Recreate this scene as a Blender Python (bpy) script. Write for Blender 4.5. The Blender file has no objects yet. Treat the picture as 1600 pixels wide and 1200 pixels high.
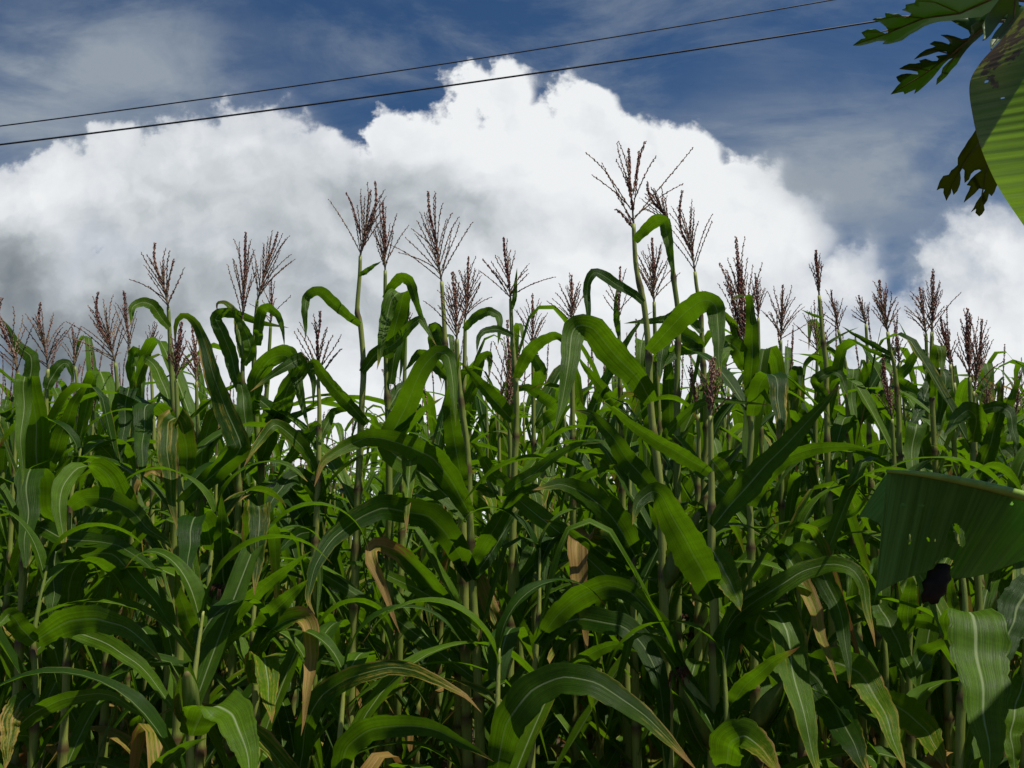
import bpy, bmesh, math, random
from mathutils import Vector, Matrix
R = math.radians
SC = bpy.context.scene
# ------------------------------------------------------------------ camera
FPX = 1570.0; PITCH = R(10.0); CAMZ = 1.5
cd = bpy.data.cameras.new("camera"); cam = bpy.data.objects.new("camera", cd)
SC.collection.objects.link(cam); SC.camera = cam
cd.sensor_width = 36.0; cd.lens = 36.0 * FPX / 1600.0
cd.clip_start = 0.05; cd.clip_end = 5000
cam.location = (0, 0, CAMZ); cam.rotation_euler = (R(90) + PITCH, 0, 0)
# ------------------------------------------------------------------ render look
SC.render.engine = 'CYCLES'
SC.view_settings.view_transform = 'Standard'; SC.view_settings.look = 'None'
SC.view_settings.gamma = 1.0; SC.view_settings.use_curve_mapping = False
SC.view_settings.exposure = 0.0
SC.cycles.max_bounces = 7; SC.cycles.diffuse_bounces = 4; SC.cycles.glossy_bounces = 2
SC.cycles.transmission_bounces = 5; SC.cycles.transparent_max_bounces = 6
SC.cycles.use_denoising = True
SC.cycles.sample_clamp_indirect = 4.0
# ------------------------------------------------------------------ sun
SUN_EL, SUN_AZ = R(67), R(112)       # azimuth measured from +Y (view direction) towards +X
sd = bpy.data.lights.new("sun", 'SUN'); sun = bpy.data.objects.new("sun", sd)
SC.collection.objects.link(sun)
sd.energy = 4.9; sd.angle = R(0.5); sd.color = (1.0, 0.95, 0.83)
sdir = Vector((math.cos(SUN_EL)*math.sin(SUN_AZ), math.cos(SUN_EL)*math.cos(SUN_AZ), math.sin(SUN_EL)))
sun.rotation_euler = sdir.to_track_quat('Z', 'Y').to_euler()
sun.location = (0, 0, 30)

_c, _s = math.cos(PITCH), math.sin(PITCH)
def ray(px, py):
    xc = (px-800)/FPX; yc = (600-py)/FPX
    return Vector((xc, _c - yc*_s, _s + yc*_c))
def P(px, py, Y):
    d = ray(px, py); t = Y/d.y
    return Vector((d.x*t, Y, CAMZ + d.z*t))

# ------------------------------------------------------------------ node helpers
class NT:
    def __init__(s, tree): s.t = tree; s.n = tree.nodes; s.l = tree.links
    def new(s, typ, **kw):
        n = s.n.new(typ)
        for k, v in kw.items(): setattr(n, k, v)
        return n
    def link(s, a, b): s.l.new(a, b)
    def put(s, sock, v):
        if hasattr(v, 'is_output') or isinstance(v, bpy.types.NodeSocket): s.l.new(v, sock)
        else: sock.default_value = v
    def math(s, op, a, b=None, c=None, clamp=False):
        n = s.n.new('ShaderNodeMath'); n.operation = op; n.use_clamp = clamp
        s.put(n.inputs[0], a)
        if b is not None: s.put(n.inputs[1], b)
        if c is not None: s.put(n.inputs[2], c)
        return n.outputs[0]
    def vmath(s, op, a, b=None, out=0):
        n = s.n.new('ShaderNodeVectorMath'); n.operation = op
        s.put(n.inputs[0], a)
        if b is not None: s.put(n.inputs[1], b)
        return n.outputs[out]
    def noise(s, vec, scale, detail=4, rough=0.5, dist=0.0, col=False):
        n = s.n.new('ShaderNodeTexNoise'); s.put(n.inputs['Vector'], vec)
        n.inputs['Scale'].default_value = scale; n.inputs['Detail'].default_value = detail
        n.inputs['Roughness'].default_value = rough; n.inputs['Distortion'].default_value = dist
        return n.outputs['Color' if col else 'Fac']
    def ramp(s, v, lo, hi, a=0.0, b=1.0, smooth=True):
        n = s.n.new('ShaderNodeMapRange')
        n.interpolation_type = 'SMOOTHSTEP' if smooth else 'LINEAR'; n.clamp = True
        s.put(n.inputs['Value'], v); n.inputs['From Min'].default_value = lo; n.inputs['From Max'].default_value = hi
        n.inputs['To Min'].default_value = a; n.inputs['To Max'].default_value = b
        return n.outputs[0]
    def mix(s, f, a, b):
        n = s.n.new('ShaderNodeMix'); n.data_type = 'RGBA'
        s.put(n.inputs[0], f); s.put(n.inputs[6], a); s.put(n.inputs[7], b)
        return n.outputs[2]
    def mapping(s, vec, scale=(1, 1, 1), rot=(0, 0, 0)):
        n = s.n.new('ShaderNodeMapping'); s.put(n.inputs[0], vec)
        n.inputs['Scale'].default_value = scale; n.inputs['Rotation'].default_value = rot
        return n.outputs[0]
def rgb(r, g, b): return (r, g, b, 1.0)

# ------------------------------------------------------------------ world: Nishita sky with a cumulus bank to the north
W = bpy.data.worlds.new("World"); SC.world = W; W.use_nodes = True
W.node_tree.nodes.clear(); w = NT(W.node_tree)
sky = w.new('ShaderNodeTexSky', sky_type='NISHITA'); sky.sun_disc = False
sky.sun_elevation = SUN_EL; sky.sun_rotation = SUN_AZ
sky.air_density = 1.0; sky.dust_density = 0.3; sky.ozone_density = 4.0; sky.altitude = 800
tc = w.new('ShaderNodeTexCoord'); D = tc.outputs['Generated']
sep = w.new('ShaderNodeSeparateXYZ'); w.link(D, sep.inputs[0])
dy = w.math('MAXIMUM', sep.outputs[1], 0.12)
comb = w.new('ShaderNodeCombineXYZ')
w.link(w.math('DIVIDE', sep.outputs[0], dy), comb.inputs[0])
w.link(w.math('DIVIDE', sep.outputs[2], dy), comb.inputs[1])
p0 = comb.outputs[0]
def pl(px, py):
    d = ray(px, py); return (d.x/d.y, d.z/d.y)
# billowing distortion
def disp(vec, scale, amp, detail=3, rough=.55):
    n = w.noise(vec, scale, detail, rough, 0, True)
    v = w.vmath('SUBTRACT', n, (0.5, 0.5, 0.5))
    sc_ = w.new('ShaderNodeVectorMath', operation='SCALE'); w.link(v, sc_.inputs[0]); sc_.inputs['Scale'].default_value = amp
    return sc_.outputs[0]
p1 = w.vmath('ADD', p0, disp(p0, 7.0, 0.045, 2))
p1 = w.vmath('ADD', p1, disp(p0, 30.0, 0.032, 4, .6))
flat = w.new('ShaderNodeVectorMath', operation='MULTIPLY'); w.link(p1, flat.inputs[0]); flat.inputs[1].default_value = (1, 1, 0)
p1 = flat.outputs[0]
K = 1/1480.0
def field(circles, smooth=0.005):
    acc = None
    for (x, y, r) in circles:
        u, v = pl(x, y)
        dd = w.vmath('DISTANCE', p1, (u, v, 0), out=1)
        s_ = w.math('SUBTRACT', r*K, dd)
        if acc is None: acc = s_
        else:
            acc = w.math('SMOOTH_MAX', acc, s_, smooth)
    return acc
towers = [(0,400,150),(10,350,90),(100,320,95),(200,300,115),(290,285,128),(375,280,138),(455,300,132),(530,345,125),(850,300,112),
          (632,215,66),(700,210,72),(776,150,64),(796,200,60),(722,168,52),(848,208,52),(850,240,70),(916,210,84),(985,245,88),(1065,275,108),(1135,335,118),
          (1185,395,118),(1215,455,100),(1322,440,66),(720,420,240),(980,480,230),
          (1500,425,62),(1570,400,85),(1560,560,170),(1440,620,165),(300,650,330),(800,760,340),(1230,640,190)]
f = field(towers)
low = w.ramp(w.math('SUBTRACT', pl(800, 500)[1], sep.outputs[2]), -0.02, 0.02, 0, 1)
def puffs(scale, amp, sm=.25):
    v_ = w.new('ShaderNodeTexVoronoi', feature='SMOOTH_F1'); w.link(p1, v_.inputs['Vector'])
    v_.inputs['Scale'].default_value = scale; v_.inputs['Smoothness'].default_value = sm
    return w.math('MULTIPLY', w.math('SUBTRACT', .50, v_.outputs['Distance']), amp)
pf = w.math('ADD', puffs(15, .030), puffs(38, .015))
f = w.math('ADD', f, pf)
# soft edges where the bank is ragged (left half), crisp where the tower stands
xs = w.new('ShaderNodeSeparateXYZ'); w.link(p0, xs.inputs[0])
fine = w.noise(p0, 60, 4, .6)
f2 = w.math('ADD', f, w.math('MULTIPLY', w.math('SUBTRACT', fine, .5), 0.030))
mask_c = w.ramp(f2, -0.003, 0.012)
mask_s = w.ramp(f2, -0.020, 0.055)
soft = w.math('MAXIMUM', w.ramp(xs.outputs[0], pl(470, 0)[0], pl(600, 0)[0], 0.40, 0.0), w.ramp(xs.outputs[0], pl(1130, 0)[0], pl(1260, 0)[0], 0.0, 0.8))
mask = w.math('ADD', w.math('MULTIPLY', mask_c, w.math('SUBTRACT', 1.0, soft)), w.math('MULTIPLY', mask_s, soft))
# density-like shading of the bank: thick grey bases, bright crowns
def gaus(px, py, rx, ry, amt):
    u, v = pl(px, py)
    s_ = w.vmath('SUBTRACT', p1, (u, v, 0))
    s_ = w.vmath('MULTIPLY', s_, (1/(rx*K), 1/(ry*K), 0))
    l_ = w.vmath('LENGTH', s_, out=1)
    return w.ramp(l_, 0.0, 1.0, amt, 0.0)
greys = [(40,540,400,190,.90),(0,400,150,100,.55),(330,450,220,120,.20),(400,340,480,280,.38),(180,330,200,120,.12),(560,270,120,90,.14),
         (650,320,200,120,.30),(800,350,190,90,.24),(600,480,360,170,.26),(960,370,170,60,.10),(850,560,330,150,.14),(1300,560,300,160,.14),
         (1500,520,160,100,.10),(1340,440,120,60,.10),(150,640,300,120,.25),(1180,430,160,110,.12),(1540,430,150,80,.06)]
g = None
for q in greys:
    x_ = gaus(*q); g = x_ if g is None else w.math('ADD', g, x_)
bill = w.noise(p1, 9, 5, .50, .2)
u_l = w.vmath('ADD', p1, (0.010, 0.014, 0))
bill2 = w.noise(u_l, 9, 5, .50, .2)
emb = w.math('ADD', w.math('MULTIPLY', w.math('SUBTRACT', bill, bill2), 1.0), w.math('MULTIPLY', pf, 3.0))      # lit side of each billow
shade = w.math('ADD', g, w.math('MULTIPLY', w.math('SUBTRACT', .5, bill), .20))
shade = w.math('SUBTRACT', shade, emb)
edgew = w.ramp(f2, 0.0, 0.05, -0.10, 0.0)
shade = w.math('ADD', shade, edgew, clamp=True)
crampn = w.new('ShaderNodeValToRGB'); w.link(shade, crampn.inputs[0])
er = crampn.color_ramp
er.elements[0].position = 0.0; er.elements[0].color = rgb(.86, .88, .895)
er.elements[1].position = 1.0; er.elements[1].color = rgb(.13, .16, .185)
for pos, c in ((.18, (.74, .77, .80)), (.42, (.52, .56, .59)), (.68, (.30, .335, .36))):
    e_ = er.elements.new(pos); e_.color = rgb(*c)
cloud = crampn.outputs[0]
# thin veil over the blue
vm = w.mapping(p0, (1.2, 3.2, 1), (0, 0, R(-18)))
veil = w.noise(vm, 2.6, 7, .62, .6)
veil_amt = w.ramp(veil, .40, .72, 0.0, .55)
vl = gaus(80, 130, 560, 230, .75)
vr = gaus(1330, 280, 460, 280, .70)
va = w.math('ADD', veil_amt, w.math('MULTIPLY', w.math('ADD', vl, vr), w.ramp(w.noise(vm, 4.5, 6, .6, .4), .30, .62, .35, 1.15)), clamp=True)
skyc = w.new('ShaderNodeVectorMath', operation='MULTIPLY'); w.link(sky.outputs[0], skyc.inputs[0]); skyc.inputs[1].default_value = (.34, .49, .60)
cl10 = w.new('ShaderNodeVectorMath', operation='SCALE'); w.link(cloud, cl10.inputs[0]); cl10.inputs['Scale'].default_value = 10.0
blue_v = w.mix(va, skyc.outputs[0], rgb(2.9, 3.4, 4.0))
front = w.mix(mask, blue_v, cl10.outputs[0])
# the sky behind and overhead: scattered fair-weather cloud
gen = w.ramp(w.noise(D, 2.4, 6, .6, .3), .55, .68)
back = w.mix(gen, skyc.outputs[0], rgb(6.5, 6.8, 7.2))
isf = w.ramp(sep.outputs[1], 0.30, 0.45)
col = w.mix(isf, back, front)
bg = w.new('ShaderNodeBackground'); w.link(col, bg.inputs[0]); bg.inputs[1].default_value = 0.1
wo = w.new('ShaderNodeOutputWorld'); w.link(bg.outputs[0], wo.inputs[0])
W.cycles.sampling_method = 'MANUAL'; W.cycles.sample_map_resolution = 512

# ------------------------------------------------------------------ materials
def mat(name):
    m = bpy.data.materials.new(name); m.use_nodes = True; m.node_tree.nodes.clear()
    return m, NT(m.node_tree)
def leaf_material(name, dark, light, trans, transf=.34, rough=.40):
    m, n = mat(name)
    uv = n.new('ShaderNodeUVMap').outputs[0]
    su = n.new('ShaderNodeSeparateXYZ'); n.link(uv, su.inputs[0])
    dryn = n.new('ShaderNodeAttribute', attribute_name='dry').outputs['Fac']
    rnd = n.new('ShaderNodeObjectInfo').outputs['Random']
    geo = n.new('ShaderNodeNewGeometry')
    pos = geo.outputs['Position']
    du = n.math('ABSOLUTE', n.math('SUBTRACT', su.outputs[0], .5))
    off = n.new('ShaderNodeCombineXYZ'); n.link(n.math('MULTIPLY', rnd, 37.0), off.inputs[0]); n.link(n.math('MULTIPLY', rnd, 91.0), off.inputs[1])
    uvo = n.vmath('ADD', uv, off.outputs[0])
    veins = n.noise(n.mapping(uvo, (34, 1.1, 1)), 1.0, 4, .65)
    vein2 = n.noise(n.mapping(uvo, (90, .8, 1)), 1.0, 2, .5)
    blot = n.noise(n.mapping(uvo, (2.5, 5, 1)), 1.0, 4, .6)
    f_ = n.math('ADD', n.math('MULTIPLY', veins, .55), n.math('MULTIPLY', blot, .45))
    f_ = n.math('ADD', f_, n.math('MULTIPLY', n.math('SUBTRACT', rnd, .5), .55))
    base = n.mix(n.ramp(f_, .22, .78), rgb(*dark), rgb(*light))
    vs = n.math('MULTIPLY', n.ramp(vein2, .38, .62, .74, 1.20), n.ramp(n.noise(n.mapping(uvo, (1.2, 26, 1)), 1.0, 3, .6), .3, .7, .88, 1.10))
    sc_ = n.new('ShaderNodeVectorMath', operation='SCALE'); n.link(base, sc_.inputs[0]); n.link(vs, sc_.inputs['Scale'])
    base = sc_.outputs[0]
    rib = n.ramp(n.math('ADD', du, n.math('MULTIPLY', su.outputs[1], .012)), .018, .042, 1.0, 0.0)
    ribf = n.math('MULTIPLY', rib, n.ramp(rnd, 0, 1, .6, 1.0))
    base = n.mix(ribf, base, rgb(.30, .38, .17))
    # yellowing, then brown dead tissue: along edges, tips and in streaks
    streak = n.noise(n.mapping(uvo, (9, 2.2, 1)), 1.0, 5, .62)
    spots = n.noise(n.mapping(uvo, (14, 26, 1)), 1.0, 3, .6)
    edge = n.ramp(du, .36, .5, 0.0, .16)
    tip = n.ramp(su.outputs[1], .86, 1.0, 0.0, .30)
    dv = n.math('ADD', n.math('MULTIPLY', dryn, .62), n.math('ADD', edge, tip))
    dv = n.math('ADD', dv, n.ramp(n.math('FRACT', n.math('MULTIPLY', rnd, 7.31)), .80, 1.0, 0.0, .30))
    dv = n.math('ADD', dv, n.math('MULTIPLY', n.math('SUBTRACT', streak, .5), 1.1))
    dv = n.math('ADD', dv, n.math('MULTIPLY', n.math('SUBTRACT', spots, .5), .55))
    yel = n.ramp(dv, .30, .52)
    brn = n.ramp(dv, .46, .58)
    base = n.mix(n.math('MULTIPLY', yel, .75), base, rgb(.32, .29, .03))
    brown = n.mix(n.ramp(streak, .3, .7), rgb(.19, .092, .024), rgb(.48, .33, .11))
    base = n.mix(brn, base, brown)
    bump = n.new('ShaderNodeBump'); bump.inputs['Strength'].default_value = .6; bump.inputs['Distance'].default_value = .003
    n.link(veins, bump.inputs['Height'])
    pr = n.new('ShaderNodeBsdfPrincipled'); n.link(base, pr.inputs['Base Color'])
    n.link(n.ramp(blot, .3, .7, rough-.06, rough+.12), pr.inputs['Roughness']); pr.inputs['Specular IOR Level'].default_value = .15
    n.link(bump.outputs[0], pr.inputs['Normal'])
    tr = n.new('ShaderNodeBsdfTranslucent')
    tcol = n.mix(brn, n.mix(n.math('MULTIPLY', yel, .6), rgb(*trans), rgb(.26, .22, .02)), rgb(.20, .09, .03))
    ts = n.new('ShaderNodeVectorMath', operation='SCALE'); n.link(tcol, ts.inputs[0]); n.link(vs, ts.inputs['Scale'])
    n.link(ts.outputs[0], tr.inputs[0])
    mx = n.new('ShaderNodeMixShader'); mx.inputs[0].default_value = transf
    n.link(pr.outputs[0], mx.inputs[1]); n.link(tr.outputs[0], mx.inputs[2])
    out = n.new('ShaderNodeOutputMaterial'); n.link(mx.outputs[0], out.inputs[0])
    return m
M_LEAF = leaf_material('corn_leaf', (.016, .050, .003), (.086, .172, .005), (.145, .310, .004), .38, .41)
def simple(name, c1, c2, scale=20, rough=.6, map3=(1, 1, 1), spec=.3, trans=None, c3=None):
    m, n = mat(name)
    o = n.new('ShaderNodeTexCoord').outputs['Object']
    nz = n.noise(n.mapping(o, map3), scale, 5, .6)
    rn = n.new('ShaderNodeObjectInfo').outputs['Random']
    nv = n.math('ADD', nz, n.math('MULTIPLY', n.math('SUBTRACT', rn, .5), .35))
    c = n.mix(n.ramp(nv, .30, .70), rgb(*c1), rgb(*c2))
    if c3:
        nd = n.new('ShaderNodeAttribute', attribute_name='node').outputs['Fac']
        c = n.mix(nd, c, rgb(*c3))
    pr = n.new('ShaderNodeBsdfPrincipled'); n.link(c, pr.inputs['Base Color']); pr.inputs['Roughness'].default_value = rough
    pr.inputs['Specular IOR Level'].default_value = spec
    bump = n.new('ShaderNodeBump'); bump.inputs['Strength'].default_value = .3; bump.inputs['Distance'].default_value = .003
    n.link(nz, bump.inputs['Height']); n.link(bump.outputs[0], pr.inputs['Normal'])
    sh = pr.outputs[0]
    if trans:
        tr = n.new('ShaderNodeBsdfTranslucent'); tr.inputs[0].default_value = rgb(*trans)
        mx = n.new('ShaderNodeMixShader'); mx.inputs[0].default_value = .42
        n.link(sh, mx.inputs[1]); n.link(tr.outputs[0], mx.inputs[2]); sh = mx.outputs[0]
    out = n.new('ShaderNodeOutputMaterial'); n.link(sh, out.inputs[0])
    return m
M_STALK = simple('corn_stalk', (.16, .215, .035), (.28, .31, .070), 14, .5, (30, 30, 1.2), .35, None, (.085, .045, .022))
M_SPIKE = simple('tassel_spikelets', (.28, .095, .090), (.58, .33, .26), 60, .7, (1, 1, 1), .2, (.16, .05, .03))
M_AXIS = simple('tassel_axis', (.24, .17, .10), (.38, .32, .19), 40, .6, (1, 1, 1), .2, (.15, .12, .05))
M_HUSK = simple('ear_husk', (.17, .24, .045), (.30, .36, .10), 9, .55, (14, 14, 1), .3, (.15, .22, .03), (.24, .16, .07))
M_SILK = simple('ear_silk', (.035, .012, .008), (.13, .055, .025), 60, .8)
M_SOIL = simple('soil', (.030, .020, .012), (.085, .058, .036), 3.0, .95, (1, 1, 1), .1)
M_LITTER = simple('dry_leaf_litter', (.09, .045, .02), (.34, .20, .10), 12, .8, (1, 1, 1), .15, (.2, .1, .04))
M_WIRE = simple('wire_sheath', (.02, .02, .022), (.045, .045, .05), 10, .55)
M_PAPAYA = simple('papaya_leaf', (.028, .085, .010), (.070, .135, .016), 9, .45, (1, 1, 1), .35, (.17, .31, .02))
M_PAPAYA_OLD = simple('papaya_leaf_old', (.045, .070, .012), (.10, .115, .02), 12, .5, (1, 1, 1), .3, (.17, .21, .02))
M_PAPAYA_NEW = simple('papaya_leaf_pale', (.11, .17, .06), (.17, .24, .09), 14, .5, (1, 1, 1), .3, (.14, .24, .05))
M_TRUNK = simple('papaya_bark', (.10, .09, .06), (.22, .20, .15), 8, .8)
M_BRIB = simple('banana_midrib', (.15, .26, .03), (.24, .36, .06), 8, .45, (6, 6, 6), .3)
M_FLAP = simple('dark_flap', (.008, .006, .005), (.022, .015, .010), 20, .8)
M_BSTEM = simple('banana_stem', (.10, .13, .04), (.20, .19, .08), 6, .5, (6, 6, .6))

def banana_material(name, dark, light, trans, wound, tf=.38):
    m, n = mat(name)
    uv = n.new('ShaderNodeUVMap').outputs[0]
    su = n.new('ShaderNodeSeparateXYZ'); n.link(uv, su.inputs[0])
    v1 = n.noise(n.mapping(uv, (46, .7, 1)), 1.0, 3, .5)
    v2 = n.noise(n.mapping(uv, (210, .4, 1)), 1.0, 2, .5)
    bl = n.noise(n.mapping(uv, (3, 3, 1)), 1.0, 4, .6)
    f_ = n.math('ADD', n.math('MULTIPLY', v1, .6), n.math('MULTIPLY', v2, .4))
    base = n.mix(n.ramp(f_, .34, .66), rgb(*dark), rgb(*light))
    base = n.mix(n.math('MULTIPLY', n.ramp(bl, .45, .70), .35), base, rgb(light[0]*1.3, light[1]*1.1, light[2]))
    # browned margin and, on the old leaf, yellow and black spotting near its worn end
    ed = n.math('ADD', su.outputs[1], n.math('MULTIPLY', n.math('SUBTRACT', bl, .5), .02))
    base = n.mix(n.ramp(ed, .982, .994), base, rgb(.10, .055, .03))
    at = n.new('ShaderNodeAttribute', attribute_name='dry').outputs['Fac']
    base = n.mix(n.math('MULTIPLY', at, .8), base, rgb(*wound))
    sp = n.noise(n.mapping(uv, (22, 9, 1)), 1.0, 4, .65)
    blk = n.ramp(n.math('ADD', sp, n.math('MULTIPLY', at, .30)), .72, .78)
    blk = n.math('MULTIPLY', blk, n.ramp(at, .15, .5))
    base = n.mix(blk, base, rgb(.09, .055, .02))
    pr = n.new('ShaderNodeBsdfPrincipled'); n.link(base, pr.inputs['Base Color']); pr.inputs['Roughness'].default_value = .42
    pr.inputs['Specular IOR Level'].default_value = .35
    bump = n.new('ShaderNodeBump'); bump.inputs['Strength'].default_value = .5; bump.inputs['Distance'].default_value = .004
    n.link(f_, bump.inputs['Height']); n.link(bump.outputs[0], pr.inputs['Normal'])
    tr = n.new('ShaderNodeBsdfTranslucent')
    tcol = n.mix(n.ramp(f_, .34, .66), rgb(trans[0]*.6, trans[1]*.65, trans[2]*.6), rgb(*trans))
    tcol = n.mix(n.math('MULTIPLY', at, .7), tcol, rgb(.34, .36, .03))
    tcol = n.mix(blk, tcol, rgb(.10, .07, .01))
    n.link(tcol, tr.inputs[0])
    mx = n.new('ShaderNodeMixShader'); mx.inputs[0].default_value = tf
    n.link(pr.outputs[0], mx.inputs[1]); n.link(tr.outputs[0], mx.inputs[2])
    out = n.new('ShaderNodeOutputMaterial'); n.link(mx.outputs[0], out.inputs[0])
    return m
M_BAN_OLD = banana_material('banana_leaf_old', (.026, .080, .008), (.070, .145, .012), (.19, .34, .006), (.30, .30, .03), .5)
M_BAN = banana_material('banana_leaf', (.060, .150, .035), (.135, .270, .065), (.21, .42, .075), (.10, .16, .04), .55)

# ------------------------------------------------------------------ object helpers
COL = SC.collection
def mesh_obj(name, verts, faces, m, parent=None, uvs=None, attrs=None, smooth=True, loc=None):
    me = bpy.data.meshes.new(name)
    if loc is not None: verts = [v - loc for v in verts]
    me.from_pydata([tuple(v) for v in verts], [], faces); me.update()
    if uvs is not None:
        l = me.uv_layers.new(name='UVMap'); li = [0]*len(me.loops); me.loops.foreach_get('vertex_index', li)
        flat_ = []
        for i in li: flat_.extend(uvs[i])
        l.data.foreach_set('uv', flat_)
    for k, vals in (attrs or {}).items():
        a = me.attributes.new(k, 'FLOAT', 'POINT'); a.data.foreach_set('value', vals)
    if smooth: me.polygons.foreach_set('use_smooth', [True]*len(me.polygons))
    me.materials.append(m)
    o = bpy.data.objects.new(name, me); COL.objects.link(o)
    if loc is not None and parent is None: o.location = loc
    if parent is not None: o.parent = parent
    return o
def tag(o, label=None, cat=None, group=None, kind=None):
    if label: o['label'] = label
    if cat: o['category'] = cat
    if group: o['group'] = group
    if kind: o['kind'] = kind
def empty(name, loc):
    o = bpy.data.objects.new(name, None); COL.objects.link(o); o.location = loc; o.empty_display_size = .1
    return o
def catmull(pts, n, ten=1.0):
    """evenly spaced samples through pts (lists of floats of any dimension; first 3 are the position)"""
    pts = [list(p) for p in pts]
    ext = [[2*a-b for a, b in zip(pts[0], pts[1])]] + pts + [[2*a-b for a, b in zip(pts[-1], pts[-2])]]
    dense = []
    for i in range(1, len(ext)-2):
        for k in range(16):
            t = k/16; a, b, c, d = ext[i-1], ext[i], ext[i+1], ext[i+2]
            t2, t3 = t*t, t*t*t; h1, h2, h3, h4 = 2*t3-3*t2+1, t3-2*t2+t, -2*t3+3*t2, t3-t2
            dense.append([h1*B + h2*ten*.5*(C-A) + h3*C + h4*ten*.5*(D_-B) for A, B, C, D_ in zip(a, b, c, d)])
    dense.append(pts[-1])
    L = [0]
    for a, b in zip(dense, dense[1:]): L.append(L[-1] + math.dist(a[:3], b[:3]))
    out = []; j = 0
    for i in range(n):
        s = L[-1]*i/(n-1)
        while j < len(L)-2 and L[j+1] < s: j += 1
        t = (s-L[j])/max(1e-9, L[j+1]-L[j]); t = min(1, max(0, t))
        out.append([x+(y-x)*t for x, y in zip(dense[j], dense[j+1])])
    return out, L[-1]
class MB:
    def __init__(s): s.v = []; s.f = []; s.a = []
    def tube(s, pts, radii, seg=6, attr=None, cap=True):
        n = len(pts); b = len(s.v); up = Vector((0, 1, 0))
        for i, p in enumerate(pts):
            t = (pts[min(n-1, i+1)]-pts[max(0, i-1)])
            t = t.normalized() if t.length > 1e-9 else Vector((0, 0, 1))
            x = t.cross(up)
            if x.length < .05: x = t.cross(Vector((1, 0, 0)))
            x.normalize(); y = t.cross(x)
            for k in range(seg):
                a = 2*math.pi*k/seg
                s.v.append(p + (x*math.cos(a)+y*math.sin(a))*radii[i]); s.a.append(attr[i] if attr else 0.0)
        for i in range(n-1):
            for k in range(seg):
                k2 = (k+1) % seg
                s.f.append((b+i*seg+k, b+i*seg+k2, b+(i+1)*seg+k2, b+(i+1)*seg+k))
        if cap:
            s.f.append(tuple(b+k for k in range(seg))[::-1]); s.f.append(tuple(b+(n-1)*seg+k for k in range(seg)))
    def spindle(s, p, d, ln, r):
        d = d.normalized(); x = d.cross(Vector((0, 1, .3))).normalized(); y = d.cross(x); b = len(s.v)
        m_ = p + d*ln*.45
        s.v += [p, m_+x*r, m_+y*r, m_-x*r, m_-y*r, p+d*ln]; s.a += [0]*6
        for k in range(4):
            k2 = (k+1) % 4
            s.f.append((b, b+1+k, b+1+k2)); s.f.append((b+5, b+1+k2, b+1+k))
    def build(s, name, m, parent=None, attr=None, smooth=True, loc=None):
        return mesh_obj(name, s.v, s.f, m, parent, None, {attr: s.a} if attr else None, smooth, loc)

# ------------------------------------------------------------------ leaf blades
VIEWD = Vector((0, 1, .15)).normalized()
def blade(name, center, wdir, length, width, rng, parent, dry=0.0, dry0=.5, ns=30, fold=.30, material=None, tipdry=0):
    """ribbon along `center` (Vectors), `wdir` the direction of its width"""
    n = len(center); across = (-1, -.72, -.40, -.09, .09, .40, .72, 1)
    V = []; U = []; A = []; F = []
    ph1, ph2 = rng.uniform(0, 6), rng.uniform(0, 6); fr = rng.uniform(13, 22)*min(1.3, length/.75); wob = rng.uniform(.07, .17)
    asym = rng.uniform(-.12, .12); nick = rng.uniform(.2, .8)
    for i in range(n):
        t = i/(n-1)
        T = (center[min(n-1, i+1)]-center[max(0, i-1)]).normalized()
        w_ = wdir[i]-T*wdir[i].dot(T)
        w_ = w_.normalized() if w_.length > 1e-4 else wdir[i].normalized()
        N = T.cross(w_)
        prof = (.50+.50*min(1, t/.28)**.8) * (max(0, 1-t**2.0))**.95
        prof = max(prof, .012)
        h = width*.5*prof
        fo = fold*(1.0-.55*t)
        for s in across:
            side = 1 if s > 0 else -1
            rip = math.sin(t*fr*1.6+(ph1 if s > 0 else ph2)) * wob * abs(s)**2.2 * (1-.5*t) * min(1, t*6)
            nib = 1 - (.05*math.sin(t*57+ph2*side)+.03*math.sin(t*131+ph1))*(abs(s) > .9)
            V.append(center[i] + w_*(h*s*nib*(1+asym*s)) + N*(h*(fo*abs(s) + rip)))
            U.append((.5+.5*s, t))
            A.append(min(1, max(0, dry*min(1, max(0, (t-dry0)/.18+.5)))) + tipdry*max(0, t-.7)/.3)
    m_ = len(across)
    for i in range(n-1):
        for k in range(m_-1):
            a = i*m_+k; F.append((a, a+1, a+m_+1, a+m_))
    return mesh_obj(name, V, F, material or M_LEAF, parent, U, {'dry': A})
def auto_blade(parent, base, az, length, width, rng, el0=62, droop=1.0, dry=0.0, ns=20, kink=None):
    """a leaf that leaves the stalk upward and arches over"""
    pts = [base.copy()]; Ws = []; n = ns; p = base.copy(); azr = az; tw = rng.uniform(-60, 60)
    bend = rng.uniform(.8, 1.7)
    daz = rng.uniform(-.5, .5)
    for i in range(n):
        t = i/(n-1)
        el = el0 - droop*(el0+78)*min(1, t*1.15)**bend
        if kink: el = el0-16*t if t < kink else max(-74, el0-16*kink-(t-kink)/.09*70)
        e = R(el); a = azr + daz*t*t
        d = Vector((math.cos(e)*math.cos(a), math.cos(e)*math.sin(a), math.sin(e)))
        side = Vector((-math.sin(a), math.cos(a), 0))
        N = d.cross(side)
        q = R(tw*t*t*.9+rng.uniform(-2, 2))
        Ws.append(side*math.cos(q)+N*math.sin(q))
        if i < n-1:
            p = p + d*(length/(n-1)); pts.append(p.copy())
    return blade('leaf', pts, Ws, length, width, rng, parent, dry, rng.uniform(.2, .8), fold=rng.uniform(.15, .4), tipdry=rng.choice((0, 0, .4, .8)))

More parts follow.
